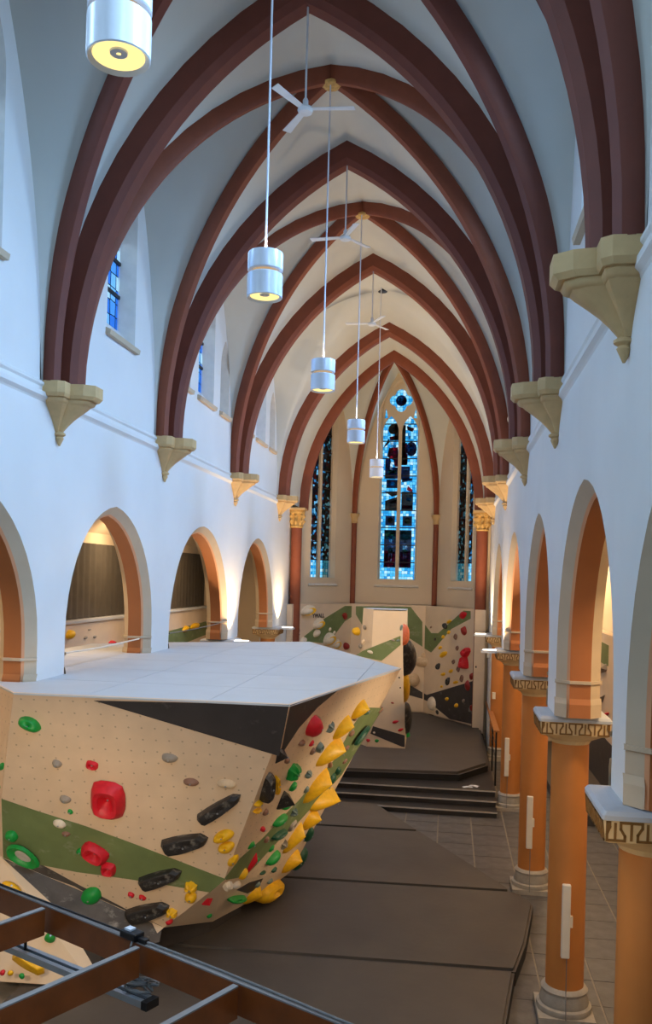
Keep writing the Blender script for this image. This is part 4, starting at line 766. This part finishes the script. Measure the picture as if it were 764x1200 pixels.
('AC', 'dome', 'tan', -1.14, 42.38, 3.46, 1.0, 0.0, 0.03, 0.145, 0.285, 0.1, 'small tan hold beside crease behind black dome'),
('AC', 'dome', 'tan', -1.58, 42.37, 2.37, 1.0, 0.03, 0.03, 0.29, 0.33, 0.45, 'round tan barrel volume lower behind the tower'),
('AR', 'dome', 'tan', -1.22, 42.55, 3.26, 0.57, -0.82, 0.06, 0.489, 0.288, 0.4, 'round tan half-dome volume upper right of tower'),
('AR', 'dome', 'cream', -0.66, 41.74, 1.36, 0.03, -0.04, 1.0, 0.345, 0.321, 0.2, 'pale oval hold on lower apse wall right of tower'),
('AR', 'blob', 'black', -0.4, 41.38, 1.02, 0.51, -0.77, -0.38, 0.117, 0.107, 0.06, 'tiny black hold right of the pale oval hold'),
('AR', 'dome', 'black', -0.12, 40.98, 5.12, 0.28, -0.45, 0.85, 0.124, 0.18, 0.18, 'round black hold at top of right apse wall'),
('AR', 'blob', 'yellow', 0.05, 40.74, 5.34, 0.52, -0.76, 0.38, 0.183, 0.084, 0.1, 'yellow hold beside the round black hold at top'),
('AR', 'horn', 'red', 0.65, 39.88, 5.69, 0.55, -0.78, 0.3, 0.301, 0.181, 0.2, 'red faceted hold topmost at right of apse wall'),
('AR', 'horn', 'maroon', 0.72, 39.77, 4.98, 0.16, -0.2, 0.97, 0.222, 0.216, 0.2, 'red drop-shaped hold beneath topmost red hold'),
('AR', 'pinch', 'red', 0.81, 39.64, 3.59, -0.08, 0.13, 0.99, 0.309, 0.224, 0.25, 'long red curved hold lower half at right apse edge'),
('AR', 'pinch', 'red', 0.9, 39.52, 4.05, 0.4, -0.57, 0.72, 0.264, 0.154, 0.25, 'red curved hold upper half at right apse edge'),
('AR', 'blob', 'yellow', -0.18, 41.05, 3.79, 0.52, -0.74, 0.42, 0.297, 0.128, 0.12, 'yellow smiling round hold on middle of right wall'),
('AR', 'blob', 'black', -0.42, 41.4, 3.18, 0.5, -0.7, 0.5, 0.199, 0.137, 0.12, 'black angular hold left of lower yellow holds'),
('AR', 'horn', 'black', 0.04, 40.75, 2.56, 0.36, -0.52, 0.78, 0.251, 0.164, 0.15, 'black pointed hold above the dark paint'),
('AR', 'blob', 'yellow', -0.17, 41.04, 2.86, 0.55, -0.77, 0.33, 0.182, 0.079, 0.08, 'yellow hold right of black angular hold'),
('AR', 'blob', 'yellow', 0.18, 40.55, 3.07, 0.52, -0.74, 0.44, 0.183, 0.085, 0.08, 'yellow hold high right of black angular hold'),
('AR', 'blob', 'yellow', 0.41, 40.23, 2.6, 0.56, -0.8, 0.22, 0.206, 0.079, 0.08, 'yellow hold right of the black pointed hold'),
('AR', 'blob', 'yellow', -0.23, 41.13, 2.27, 0.55, -0.78, 0.28, 0.108, 0.058, 0.06, 'tiny yellow hold left of black pointed hold'),
('AR', 'blob', 'yellow', -0.21, 41.11, 4.6, 0.49, -0.69, 0.53, 0.123, 0.098, 0.07, 'yellow hold upper left of green band dots'),
('AR', 'blob', 'yellow', 0.04, 40.75, 4.84, 0.55, -0.76, 0.35, 0.145, 0.083, 0.07, 'yellow hold under the round black hold'),
('AR', 'blob', 'yellow', -0.34, 41.29, 4.07, 0.55, -0.75, 0.37, 0.147, 0.084, 0.07, 'yellow hold at lower edge of right green band'),
('AR', 'blob', 'yellow', 0.04, 40.75, 1.75, 0.55, -0.75, 0.37, 0.147, 0.086, 0.08, 'yellow hold left of two on dark paint'),
('AR', 'blob', 'yellow', 0.47, 40.13, 1.56, 0.47, -0.73, 0.5, 0.15, 0.106, 0.08, 'yellow hold right of two on dark paint'),
('AR', 'ring', 'brown', 0.35, 40.3, 4.68, 0.25, -0.36, 0.9, 0.139, 0.123, 0.06, 'brown ring hold highest of ring trail'),
('AR', 'ring', 'brown', 0.44, 40.17, 4.17, 0.3, -0.43, 0.85, 0.117, 0.091, 0.06, 'brown ring hold second of ring trail'),
('AR', 'ring', 'brown', 0.29, 40.39, 3.52, 0.46, -0.67, 0.58, 0.12, 0.093, 0.06, 'brown ring hold third of ring trail'),
('AR', 'ring', 'brown', 0.51, 40.08, 3.23, 0.25, -0.36, 0.9, 0.139, 0.12, 0.06, 'brown ring hold fourth of ring trail'),
('AR', 'ring', 'brown', 0.67, 39.85, 2.83, 0.2, -0.29, 0.93, 0.171, 0.122, 0.06, 'purple-brown ring hold lowest of ring trail'),
('AR', 'blob', 'black', -0.59, 41.66, 4.43, 0.43, -0.58, 0.69, 0.094, 0.08, 0.05, 'black hold on right green band near its dip'),
('AR', 'blob', 'grey', -1.6, 43.09, 5.38, 0.57, -0.8, 0.19, 0.157, 0.065, 0.05, 'pale hold at top of right green band'),
('AR', 'blob', 'brown', -0.81, 41.97, 4.99, 0.51, -0.69, 0.51, 0.087, 0.051, 0.04, 'tiny brown hold above dip of right green band'),
('AR', 'horn', 'maroon', 0.94, 39.47, 2.54, -0.02, 0.04, 1.0, 0.265, 0.223, 0.15, 'dark red drop hold at right edge over dark paint'),
('AR', 'horn', 'maroon', 1.14, 39.18, 1.62, 0.34, -0.52, 0.78, 0.192, 0.148, 0.15, 'dark red hold lowest at right edge on dark paint'),
('AR', 'horn', 'maroon', 1.08, 39.25, 3.0, 0.27, -0.38, 0.89, 0.186, 0.137, 0.12, 'dark red triangular hold at right edge above dark paint'),
('AR', 'blob', 'grey', 0.78, 39.69, 1.84, 0.47, -0.64, 0.6, 0.116, 0.088, 0.06, 'grey hold on dark paint right of the yellow pair'),
('IL', 'dome', 'yellow', -11.0, 24.18, 5.4, 0.0, 0.97, 0.24, 0.206, 0.135, 0.2, 'yellow round hold in left aisle through second arch'),
('IL', 'horn', 'red', -11.0, 27.43, 4.91, 0.0, 1.0, 0.07, 0.291, 0.09, 0.15, 'red and dark hold in left aisle through second arch'),
('IL', 'blob', 'green', -11.0, 25.82, 4.74, 0.0, 1.0, 0.03, 0.36, 0.097, 0.12, 'bright green hold in left aisle through second arch'),
('IL', 'blob', 'grey', -11.0, 25.36, 5.23, 0.0, 0.99, 0.16, 0.127, 0.047, 0.06, 'small dark hold in left aisle left of two in second arch'),
('IL', 'blob', 'grey', -11.0, 26.05, 5.21, 0.0, 0.98, 0.2, 0.102, 0.046, 0.06, 'small dark hold in left aisle right of two in second arch'),
('IL', 'blob', 'grey', -11.0, 25.64, 5.46, 0.0, 1.0, 0.05, 0.095, 0.026, 0.06, 'small dark hold in left aisle highest in second arch'),
('IL', 'dome', 'yellow', -11.0, 35.52, 4.92, 0.0, 0.99, 0.12, 0.418, 0.126, 0.15, 'yellow hold left in left aisle through third arch'),
('IL', 'dome', 'yellow', -11.0, 36.89, 4.96, 0.0, 1.0, 0.05, 0.706, 0.143, 0.15, 'yellow long hold right in left aisle through third arch'),
('IR', 'wedge', 'grey', 5.4, 31.21, 4.33, 0.0, -0.97, 0.26, 0.917, 0.178, 0.18, 'grey faceted hold upper in right aisle through arch'),
('IR', 'wedge', 'grey', 5.4, 31.46, 3.26, 0.0, -0.95, 0.31, 0.688, 0.144, 0.15, 'grey faceted hold lower in right aisle through arch'),
('IR', 'blob', 'red', 5.4, 30.57, 2.86, 0.0, -0.98, 0.21, 0.481, 0.056, 0.08, 'small red hold low in right aisle through arch')]

V = Vector
def nrm3(a, b, c, toward=(0, 0, H)):
    n = (V(b) - V(a)).cross(V(c) - V(a)).normalized(); return n if n.dot(V(toward) - V(a)) > 0 else -n
ft = thing('boulder_wall', (-4.5, 17, .3), 'huge overhanging tan climbing boulder with white flat top, filling the left', 'climbing boulder')
def facet(name, poly, m, par, n=None, th=.03):
    n = n or nrm3(*poly[:3]); g = MB(); g.plate(poly, n, th); return g.build(name, m, par, False, (poly[0], n))
facet('front_panel', [A, B, P, E, K0, L1], 'panel_tan', ft, V(FN['F']))
facet('side_panel', [B, CC, Q, P], 'panel_tan', ft, V(FN['R']))
facet('underside_panel', [P, Q, G], 'panel_plain', ft); facet('underside_panel', [P, G, G2], 'panel_plain', ft); facet('underside_panel', [P, G2, E], 'panel_plain', ft)
facet('lower_panel', [K0, E, B0, B1], 'panel_plain', ft, V(FN['L']))
AL2 = (-9.6, 16.2, 5.3); AK = (-9.6, 16.2, .3)
facet('end_panel', [A, L1, K0, B1, (-9.2, 15.6, .3), AL2], 'panel_tan', ft, V(FN['SL']))
D = (-4.14, 26.06, 5.3); D3 = (-7.9, 23.9, 5.3)
facet('back_panel', [CC, D, (-5.0, 24.5, .3), Q], 'panel_plain', ft, V((.9, .4, -.3)))
facet('back_panel', [D, D3, (-8.2, 22.5, .3), (-5.0, 24.5, .3)], 'panel_plain', ft, V((0, 1, -.2)))
g = MB(); g.prism([(-5.62, 13.95), (-5.12, 15.6), (-4.45, 16.5), (-4.1, 17.6), (-5.0, 22), (-8, 20), (-8, 14.8)], .3, 1.0); g.build('kick_board', 'kick_dark', ft)
top = [(A[0], A[1]), (B[0], B[1]), (CC[0], CC[1]), (D[0], D[1]), (-5.64, 25.3), (D3[0], D3[1]), (-9.6, 22.5), (AL2[0], AL2[1])]
for ix in range(5):
    for iy in range(7):
        x0, y0 = -9.7 + ix * 2.0 , 13.0 + iy * 2.0
        pl = clip(top, x0 + .006, x0 + 1.994, y0 + .006, y0 + 1.994)
        if len(pl) >= 3: g = MB(); g.prism(pl, 5.272, 5.3); g.build('deck_sheet', 'deck_white', ft)
PM = dict(dark='paint_dark', black='paint_black', green='paint_green')
for f, c, pl in PAINT:
    if f in 'FRLS': 
        g = MB(); g.plate(pl, FN[f], .006, 0, .004 if c != 'green' else .005); g.build('painted_stripe', PM[c], ft)
# apse climbing wall
aw = thing('apse_climbing_wall', (-2.8, 41, .84), 'tan climbing wall with green zigzag wrapped round the apse', 'climbing wall')
WP = [(-7.0, 38.7), (-4.7, 42.3), (-1.1, 42.38), (1.26, 39.0)]; ZT = 6.0
for (a, b), k in zip(zip(WP, WP[1:]), ('AL', 'AC', 'AR')):
    facet('panel', [(*a, .84), (*b, .84), (*b, ZT), (*a, ZT)], 'panel_plain', aw, V(FN[k]), .12)
g = MB(); g.box(1.15, 1.62, 38.62, 38.70, .60, ZT); g.build('end_board', 'panel_plain', aw)
g = MB(); g.box(-7.22, -6.98, 38.58, 38.66, .84, ZT); g.build('end_board', 'panel_plain', aw)
g = MB(); g.box(1.22, 1.28, 38.605, 38.62, 3.46, 3.54); g.build('latch', 'black_plastic', aw)
for f, c, pl in PAINT:
    if f[0] == 'A': g = MB(); g.plate(pl, FN[f], .006, 0, .008); g.build('painted_stripe', PM[c], aw)
def text_on(txt, p, right, n, size, mt, parent, name='lettering'):
    cu = bpy.data.curves.new(name, 'FONT'); cu.body = txt; cu.size = size; cu.extrude = .004; cu.align_x = 'CENTER'; cu.offset = size * .025
    tmp = bpy.data.objects.new(name, cu); C.objects.link(tmp); bpy.context.view_layer.update(); me = bpy.data.meshes.new_from_object(tmp.evaluated_get(bpy.context.evaluated_depsgraph_get())); C.objects.unlink(tmp); bpy.data.objects.remove(tmp)
    r, n = V(right).normalized(), V(n).normalized(); u = n.cross(r); u = u if u.z > 0 else -u
    for v in me.vertices: v.co = V(p) + r * v.co.x + u * v.co.y + n * (v.co.z + .008)
    me.materials.clear(); me.materials.append(MT[mt]); o = bpy.data.objects.new(name, me); C.objects.link(o); o.parent = parent; o.matrix_parent_inverse = parent.matrix_world.inverted(); return o
for dx in (0, .22):
    g = MB(); p_ = V((1.0 + dx * .57, 39.37 - dx * .82, 1.42 - dx * .3)); r_ = V((.573, -.82, 0)); g.plate([p_, p_ + r_ * .17, p_ + r_ * .17 + V((0, 0, .17)), p_ + V((0, 0, .17))], FN['AR'], .006, 0, .014); g.build('pale_mark', 'cable_grey', aw)  # plain plates standing in for unreadable pale lettering
text_on('YWALL', (-6.02, 40.23, 5.36), (2.3, 3.6, 0), FN['AL'], .26, 'ink', aw)
# white tower
tw = thing('climbing_tower', (-2.4, 34, .84), 'free-standing pale climbing tower with green band in front of the apse', 'climbing tower')
bp_ = [(-1.5, 33.1), (-2.95, 33.1), (-3.55, 33.95), (-3.5, 35.2), (-1.55, 35.2)]; tp_ = [(-1.55, 33.1), (-2.83, 33.1), (-3.3, 33.9), (-3.2, 34.6), (-1.6, 34.6)]
nb = len(bp_)
for k in range(nb):
    a, b, c, d = (*bp_[k], .84), (*bp_[(k + 1) % nb], .84), (*tp_[(k + 1) % nb], 6.08), (*tp_[k], 6.08)
    n = (V(b) - V(a)).cross(V(d) - V(a)).normalized(); n = n if n.dot(V(a) - V((-2.4, 34, .84))) > 0 else -n
    facet('panel', [a, b, c, d], 'panel_plain', tw, n, .03)
g = MB(); g.prism(tp_, 6.05, 6.09); g.build('top_panel', 'deck_white', tw)
for f, c, pl in PAINT:
    if f == 'TF': g = MB(); g.plate(pl, FN[f], .01, 0, .01); g.build('painted_stripe', PM[c], tw)
# ------------------------------------------------------------------ climbing holds
def hold_mesh(kind, a, b, h, rng):
    n, m = 16, 6; vs, fs = [], []; ph = rng.uniform(0, 6.28)
    flat = kind in ('wedge', 'star', 'pinch')
    for j in range(m):
        r = [1, .86, .66, .45, .24, 0][j] if kind not in ('ring', 'dish') else [1, .88, .68, .46, .34, .12][j]
        if kind == 'pinch': r = [1, .97, .86, .76, .4, .1][j]
        for k in range(n):
            th = 2 * PI * k / n; co, si = math.cos(th), math.sin(th); rho = 1 + .07 * math.sin(2 * th + ph) + .05 * math.sin(3 * th + ph * 2)
            z = (1 - r ** 2.4) ** .5; ox = oy = 0
            if kind == 'ring': rho = (abs(co) ** 4 + abs(si) ** 4) ** -.22; z = max(0, 1 - ((r - .62) / .42) ** 2) if r > .3 else .22
            elif kind == 'dish': z = max(0, 1 - ((r - .8) / .3) ** 2) if r > .6 else .45
            elif kind == 'pinch': rho = (abs(co) ** 6 + abs(si) ** 6) ** -(1 / 6); z = [0, .45, .92, 1, 1.0, .97][j] * (1 - .22 * co); ox = -.1 * z * co * r; rho *= (1 - .28 * co * (co > 0) * abs(si)); oy = .16 * z
            elif kind == 'wedge': q = 2 * PI / 3; rho = .55 / math.cos((th + ph) % q - q / 2); z = (1 - r); ox = .15 * z
            elif kind == 'horn': rho = 1.0 - .30 * abs(si) * max(0, co) + .1 * co; z = (1 - r) ** .7; ox = .55 * z * z; oy = .1 * z
            elif kind == 'star': rho = .75 + .3 * math.cos(5 * th + ph); z = (1 - r * r) ** .6
            elif kind == 'rosette': rho = 1 + .12 * math.cos(6 * th); z = (1 - r ** 2.4) ** .5 * (1 + .16 * math.cos(6 * th) * (r > .3))
            elif kind == 'jug': z = (1 - r ** 3) ** .5 * (1 - .45 * max(0, si) * (1 - r)); ox = 0; oy = .28 * z
            elif kind == 'crescent': rho = 1 - .5 * max(0, math.cos(th)) ** 3; z = (1 - r ** 2.2) ** .5
            elif kind == 'dome': rho = 1; z = math.sqrt(max(0, 1 - r * r))
            vs.append((a * (rho * r * co + ox), b * (rho * r * si + oy), h * z - .012 * (j == 0)))
    for j in range(m - 1):
        for k in range(n): k2 = (k + 1) % n; fs.append((j * n + k, j * n + k2, (j + 1) * n + k2, (j + 1) * n + k))
    fs.append(tuple((m - 1) * n + k for k in range(n)))
    return vs, fs, flat
GR = dict(F='holds on the big front panel', L='holds under the beam frame', R='holds on the overhanging side panel', S='holds on the underside strip', AL='holds on the left apse wall', AC='holds on the middle apse wall', AR='holds on the right apse wall', TF='holds on the white tower', IL='holds in the left aisle', IR='holds in the right aisle')
GR['S2'] = GR['S']; GR['SL'] = GR['F']; GR['TL'] = GR['TR'] = GR['TF']
for idx, (f, kind, col, cx, cy, cz, ax, ay, az, a, b, h, lab) in enumerate(HOLDS):
    rng = random.Random(idx * 7 + 3); n = V(FN[f]).normalized(); x = V((ax, ay, az)); x = (x - n * x.dot(n)).normalized(); y = n.cross(x)
    if y.z < 0 and kind == 'jug': x, y = -x, -y
    o_ = V((cx, cy, cz)); vs, fs, flat = hold_mesh(kind, a, b, h, rng)
    g = MB(); g.v = vs; g.f = fs; g.mi = [0] * len(fs)
    two = col == 'whiteyellow'; ob = g.build('climbing_hold', 'hold_' + ('cream' if two else col), None, not flat)
    M4 = Matrix((( x.x, y.x, n.x, o_.x), (x.y, y.y, n.y, o_.y), (x.z, y.z, n.z, o_.z), (0, 0, 0, 1))); ob.matrix_world = M4
    tag(ob, lab, 'climbing hold', GR[f])
    if two:
        p = MB(); p.lathe([(b * .75, 0), (b * .7, .03), (.02, .035)], (0, 0, 0), 14); q = p.build('yellow_face', 'hold_yellow'); q.parent = ob; q.matrix_local = Matrix.Translation((-a * .2, -b * .1, h * .72)) @ Matrix.Rotation(R(-28), 4, 'Y') @ Matrix.Diagonal((a / b, 1, 1, 1)); q['label'] = 'yellow front face'
    if kind == 'dish':
        p = MB(); p.lathe([(b * .55, 0), (b * .4, .012), (.01, .014)], (0, 0, 0), 14); q = p.build('dish_face', 'hold_chalk'); q.parent = ob; q.matrix_local = Matrix.Translation((0, 0, h * .46)) @ Matrix.Diagonal((a / b, 1, 1, 1))
    if f in 'FLR' and min(a, b) > .045:                    # bolt in the middle of the larger holds
        r = .016; zt = {'ring': .23, 'dish': .47, 'jug': .9}.get(kind, .98); p = MB(); p.lathe([(r, 0), (r, .012), (.004, .013)], (0, 0, 0), 8); q = p.build('bolt', 'aluminium'); q.parent = ob; q.matrix_local = Matrix.Translation((a * .35 * (kind == 'horn') + a * .15 * (kind == 'wedge'), b * .28 * (kind == 'jug'), h * zt))
# ------------------------------------------------------------------ pendants and fans
lab = ['large white twin-cylinder pendant lamp cut by the top edge', 'white twin-cylinder pendant lamp second nearest, over the boulder', 'white twin-cylinder pendant lamp third from the camera', 'white twin-cylinder pendant lamp fourth from the camera', 'smallest white twin-cylinder pendant lamp, before the middle apse window']
for (y, zb, lb) in zip((6.66, 12.24, 18.04, 24.61, 31.68), (11.40, 11.27, 11.18, 11.11, 10.95), lab):
    ztop = 17.6 if y < 31 else 17.9
    t = thing('pendant_lamp', (XC, y, zb), lb, 'lamp', 'white pendant lamps over the nave')
    c = (XC, y, zb)
    g = MB(); g.lathe([(.21, .03), (.245, 0), (.255, .01), (.255, .33), (.245, .34), (.2, .34)], c, 32, 0, False); ld = g.build('lower_drum', 'lamp_white', t, True)
    g = MB(); g.lathe([(.2, .385), (.245, .385), (.255, .395), (.255, .63), (.25, .645), (.03, .65)], c, 32, 0, False); g.build('upper_drum', 'lamp_white', t, True)
    g = MB(); g.lathe([(.19, .33), (.19, .39)], c, 24, 0, False); g.build('glow_ring', 'glow_dim', t, True)
    g = MB(); g.lathe([(.02, .075), (.20, .07), (.215, .03)], c, 24, 0, False); g.build('reflector', 'glow_warm', ld, True)
    g = MB(); g.lathe([(.02, .045), (.07, .045), (.075, .06), (.06, .07)], c, 16, 0, False); g.build('bulb_cap', 'lamp_white', ld, True)
    g = MB(); g.tube([(XC, y, zb + .64), (XC, y, ztop)], .016, 8); g.build('cord', 'lamp_white', t, True)
    l = spot('pendant_beam', (XC, y, zb + .02), (0, 0, -1), 300, WARM, 100, .15); l.parent = t; l.matrix_parent_inverse = t.matrix_world.inverted()
    l = spot('vault_fill', (XC, y, zb + .70), (0, 0, 1), 70, (1, .86, .70), 130, .1); l.parent = t; l.matrix_parent_inverse = t.matrix_world.inverted()  # added upward spot over each pendant to lighten the vault
for (y, zb, angs, lb) in ((15.15, 15.5, (4, 124, 244), 'white three-blade ceiling fan nearest the camera'), (21.1, 15.55, (175, 295, 55), 'white three-blade ceiling fan second from the camera'), (28.5, 15.6, (180, 300, 60), 'white three-blade ceiling fan farthest from the camera')):
    t = thing('ceiling_fan', (XC, y, zb), lb, 'fan', 'ceiling fans hung from the arches'); c = (XC, y, zb)
    g = MB(); g.lathe([(.04, -.03), (.12, -.02), (.14, .03), (.12, .07), (.05, .1), (.05, .2), (.03, .24)], c, 20); g.build('motor', 'fan_white', t, True)
    g = MB(); g.tube([(XC, y, zb + .2), (XC, y, 17.36)], .018, 8); g.build('rod', 'fan_white', t, True)
    for a in angs:
        Mx = Matrix.Translation(c) @ Matrix.Rotation(R(a), 4, 'Z') @ Matrix.Rotation(R(9), 4, 'X')
        g = MB(); g.add([tuple(Mx @ V(p)) for p in [(.1, -.05, .04), (.86, -.085, .04), (.88, .07, .04), (.1, .05, .04), (.1, -.05, .055), (.86, -.085, .055), (.88, .07, .055), (.1, .05, .055)]], [(3, 2, 1, 0), (4, 5, 6, 7), (0, 1, 5, 4), (1, 2, 6, 5), (2, 3, 7, 6), (3, 0, 4, 7)]); g.build('blade', 'fan_white', t)
# ------------------------------------------------------------------ beam frame in the foreground
d = V((.879, -.4769, 0)); cdir = V((-.4637, -.886, 0)); M0 = V((-3.45, 6.44, 4.8))
t = thing('beam_frame', (-2.2, 5.6, 4.6), 'brown beam frame with pale metal top edges across the bottom left corner', 'frame')
def beam(name, p, q, w, z0, z1, m, par):
    p, q = V(p), V(q); dd = (q - p).normalized(); s = V((-dd.y, dd.x, 0)) * w / 2; g = MB()
    g.add([V((*(x + k * s).xy, z)) for z in (z0, z1) for x, k in ((p, -1), (q, -1), (q, 1), (p, 1))], [(3, 2, 1, 0), (4, 5, 6, 7), (0, 1, 5, 4), (1, 2, 6, 5), (2, 3, 7, 6), (3, 0, 4, 7)]); return g.build(name, m, par)
e0, e1 = M0 - d * 4.3, M0 + d * 6.2
b = beam('main_beam', e0, e1, .048, 4.6, 4.79, 'beam_brown', t); beam('cap_strip', e0, e1, .05, 4.79, 4.8, 'beam_cap', b)
for q in ((-2.89, 6.1), (-1.98, 5.6), (-1.21, 5.2), (-.40, 4.76), (-3.75, 6.57)):
    q = V((*q, 0)) + cdir * .03; b = beam('cross_beam', q, q + cdir * 4.2, .04, 4.6, 4.79, 'beam_brown', t); beam('cap_strip', q, q + cdir * 4.2, .042, 4.79, 4.8, 'beam_cap', b)
t = thing('light_bar', (-2.5, 5.85, 4.45), 'grey aluminium light bar hung under the beam frame', 'light bar')
p, q = V((-3.35, 6.22, 0)), V((-1.90, 5.52, 0)); dd = (q - p).normalized(); s = V((-dd.y, dd.x, 0))
for k in (-1, 1): beam('rail', p + s * .034 * k, q + s * .034 * k, .036, 4.44, 4.485, 'aluminium', t)
beam('channel', p, q, .034, 4.442, 4.468, 'black_plastic', t)
beam('end_cap', q, q + dd * .05, .115, 4.435, 4.49, 'black_plastic', t)
for w in (.35, 1.2):
    x = p + dd * w; g = MB(); g.tube([(x.x, x.y, 4.48), (x.x, x.y, 4.61)], .012, 6); g.build('hanger', 'black_plastic', t)
rng = random.Random(11); pts = []
for k in range(54):
    th = k * .62; q_ = k // 10; ra = (.10, .06, .12, .075, .11, .05)[q_]; cx_, cy_ = ((-1.99, 5.60), (-2.02, 5.64), (-1.97, 5.61), (-2.03, 5.60), (-1.99, 5.65), (-1.96, 5.58))[q_]
    pts.append((cx_ + ra * math.cos(th), cy_ + ra * .55 * math.sin(th), 4.50 + .012 * q_ + .02 * math.sin(th * .5 + q_)))
pts = [(-2.05, 5.66, 4.83), (-2.06, 5.62, 4.78), (-2.07, 5.60, 4.65)] + pts
g = MB(); g.tube(pts, .008, 6); tag(g.build('cable_coil', 'cable_grey', None, True), 'grey cable bundled in loops at the end of the light bar', 'cable')
t = thing('junction_box', (-2.06, 5.68, 4.8), 'small black junction box clamped on top of the brown main beam', 'box')
Mx = Matrix.Translation((-2.06, 5.68, 4.8)) @ Matrix.Rotation(R(-28), 4, 'Z')
g = MB(); g.box(-.10, .06, -.045, .045, 0, .055, 0, Mx); o = g.build('body', 'black_plastic', t); bv = o.modifiers.new('b', 'BEVEL'); bv.width = .012; bv.segments = 2
g = MB(); g.box(-.07, -.01, -.025, .025, .055, .068, 0, Mx); g.build('lid', 'lamp_white', t)
g = MB(); g.box(.06, .13, -.02, .02, .0, .03, 0, Mx); g.build('plug', 'black_plastic', t)
pts = [tuple(M0 - d * 3.5 + d * k * .5 + V((0, .012 * math.sin(k * 1.7), .012 + .006 * math.sin(k * 2.3)))) for k in range(8)]
pts = [p_ for p_ in pts if p_[0] < -2.2] + [(-2.17, 5.74, 4.82)]
g = MB(); g.tube(pts, .008, 6); tag(g.build('power_cable', 'black_plastic', None, True), 'black cable lying along the main beam left of the junction box', 'cable')
pts = [(-1.94, 5.61, 4.815)] + [tuple(M0 + d * (1.75 + k * .5) + V((0, .012 * math.sin(k * 1.3), .012))) for k in range(6)]
g = MB(); g.tube(pts, .008, 6); tag(g.build('power_cable', 'cable_grey', None, True), 'thin cable lying along the main beam right of the junction box', 'cable')
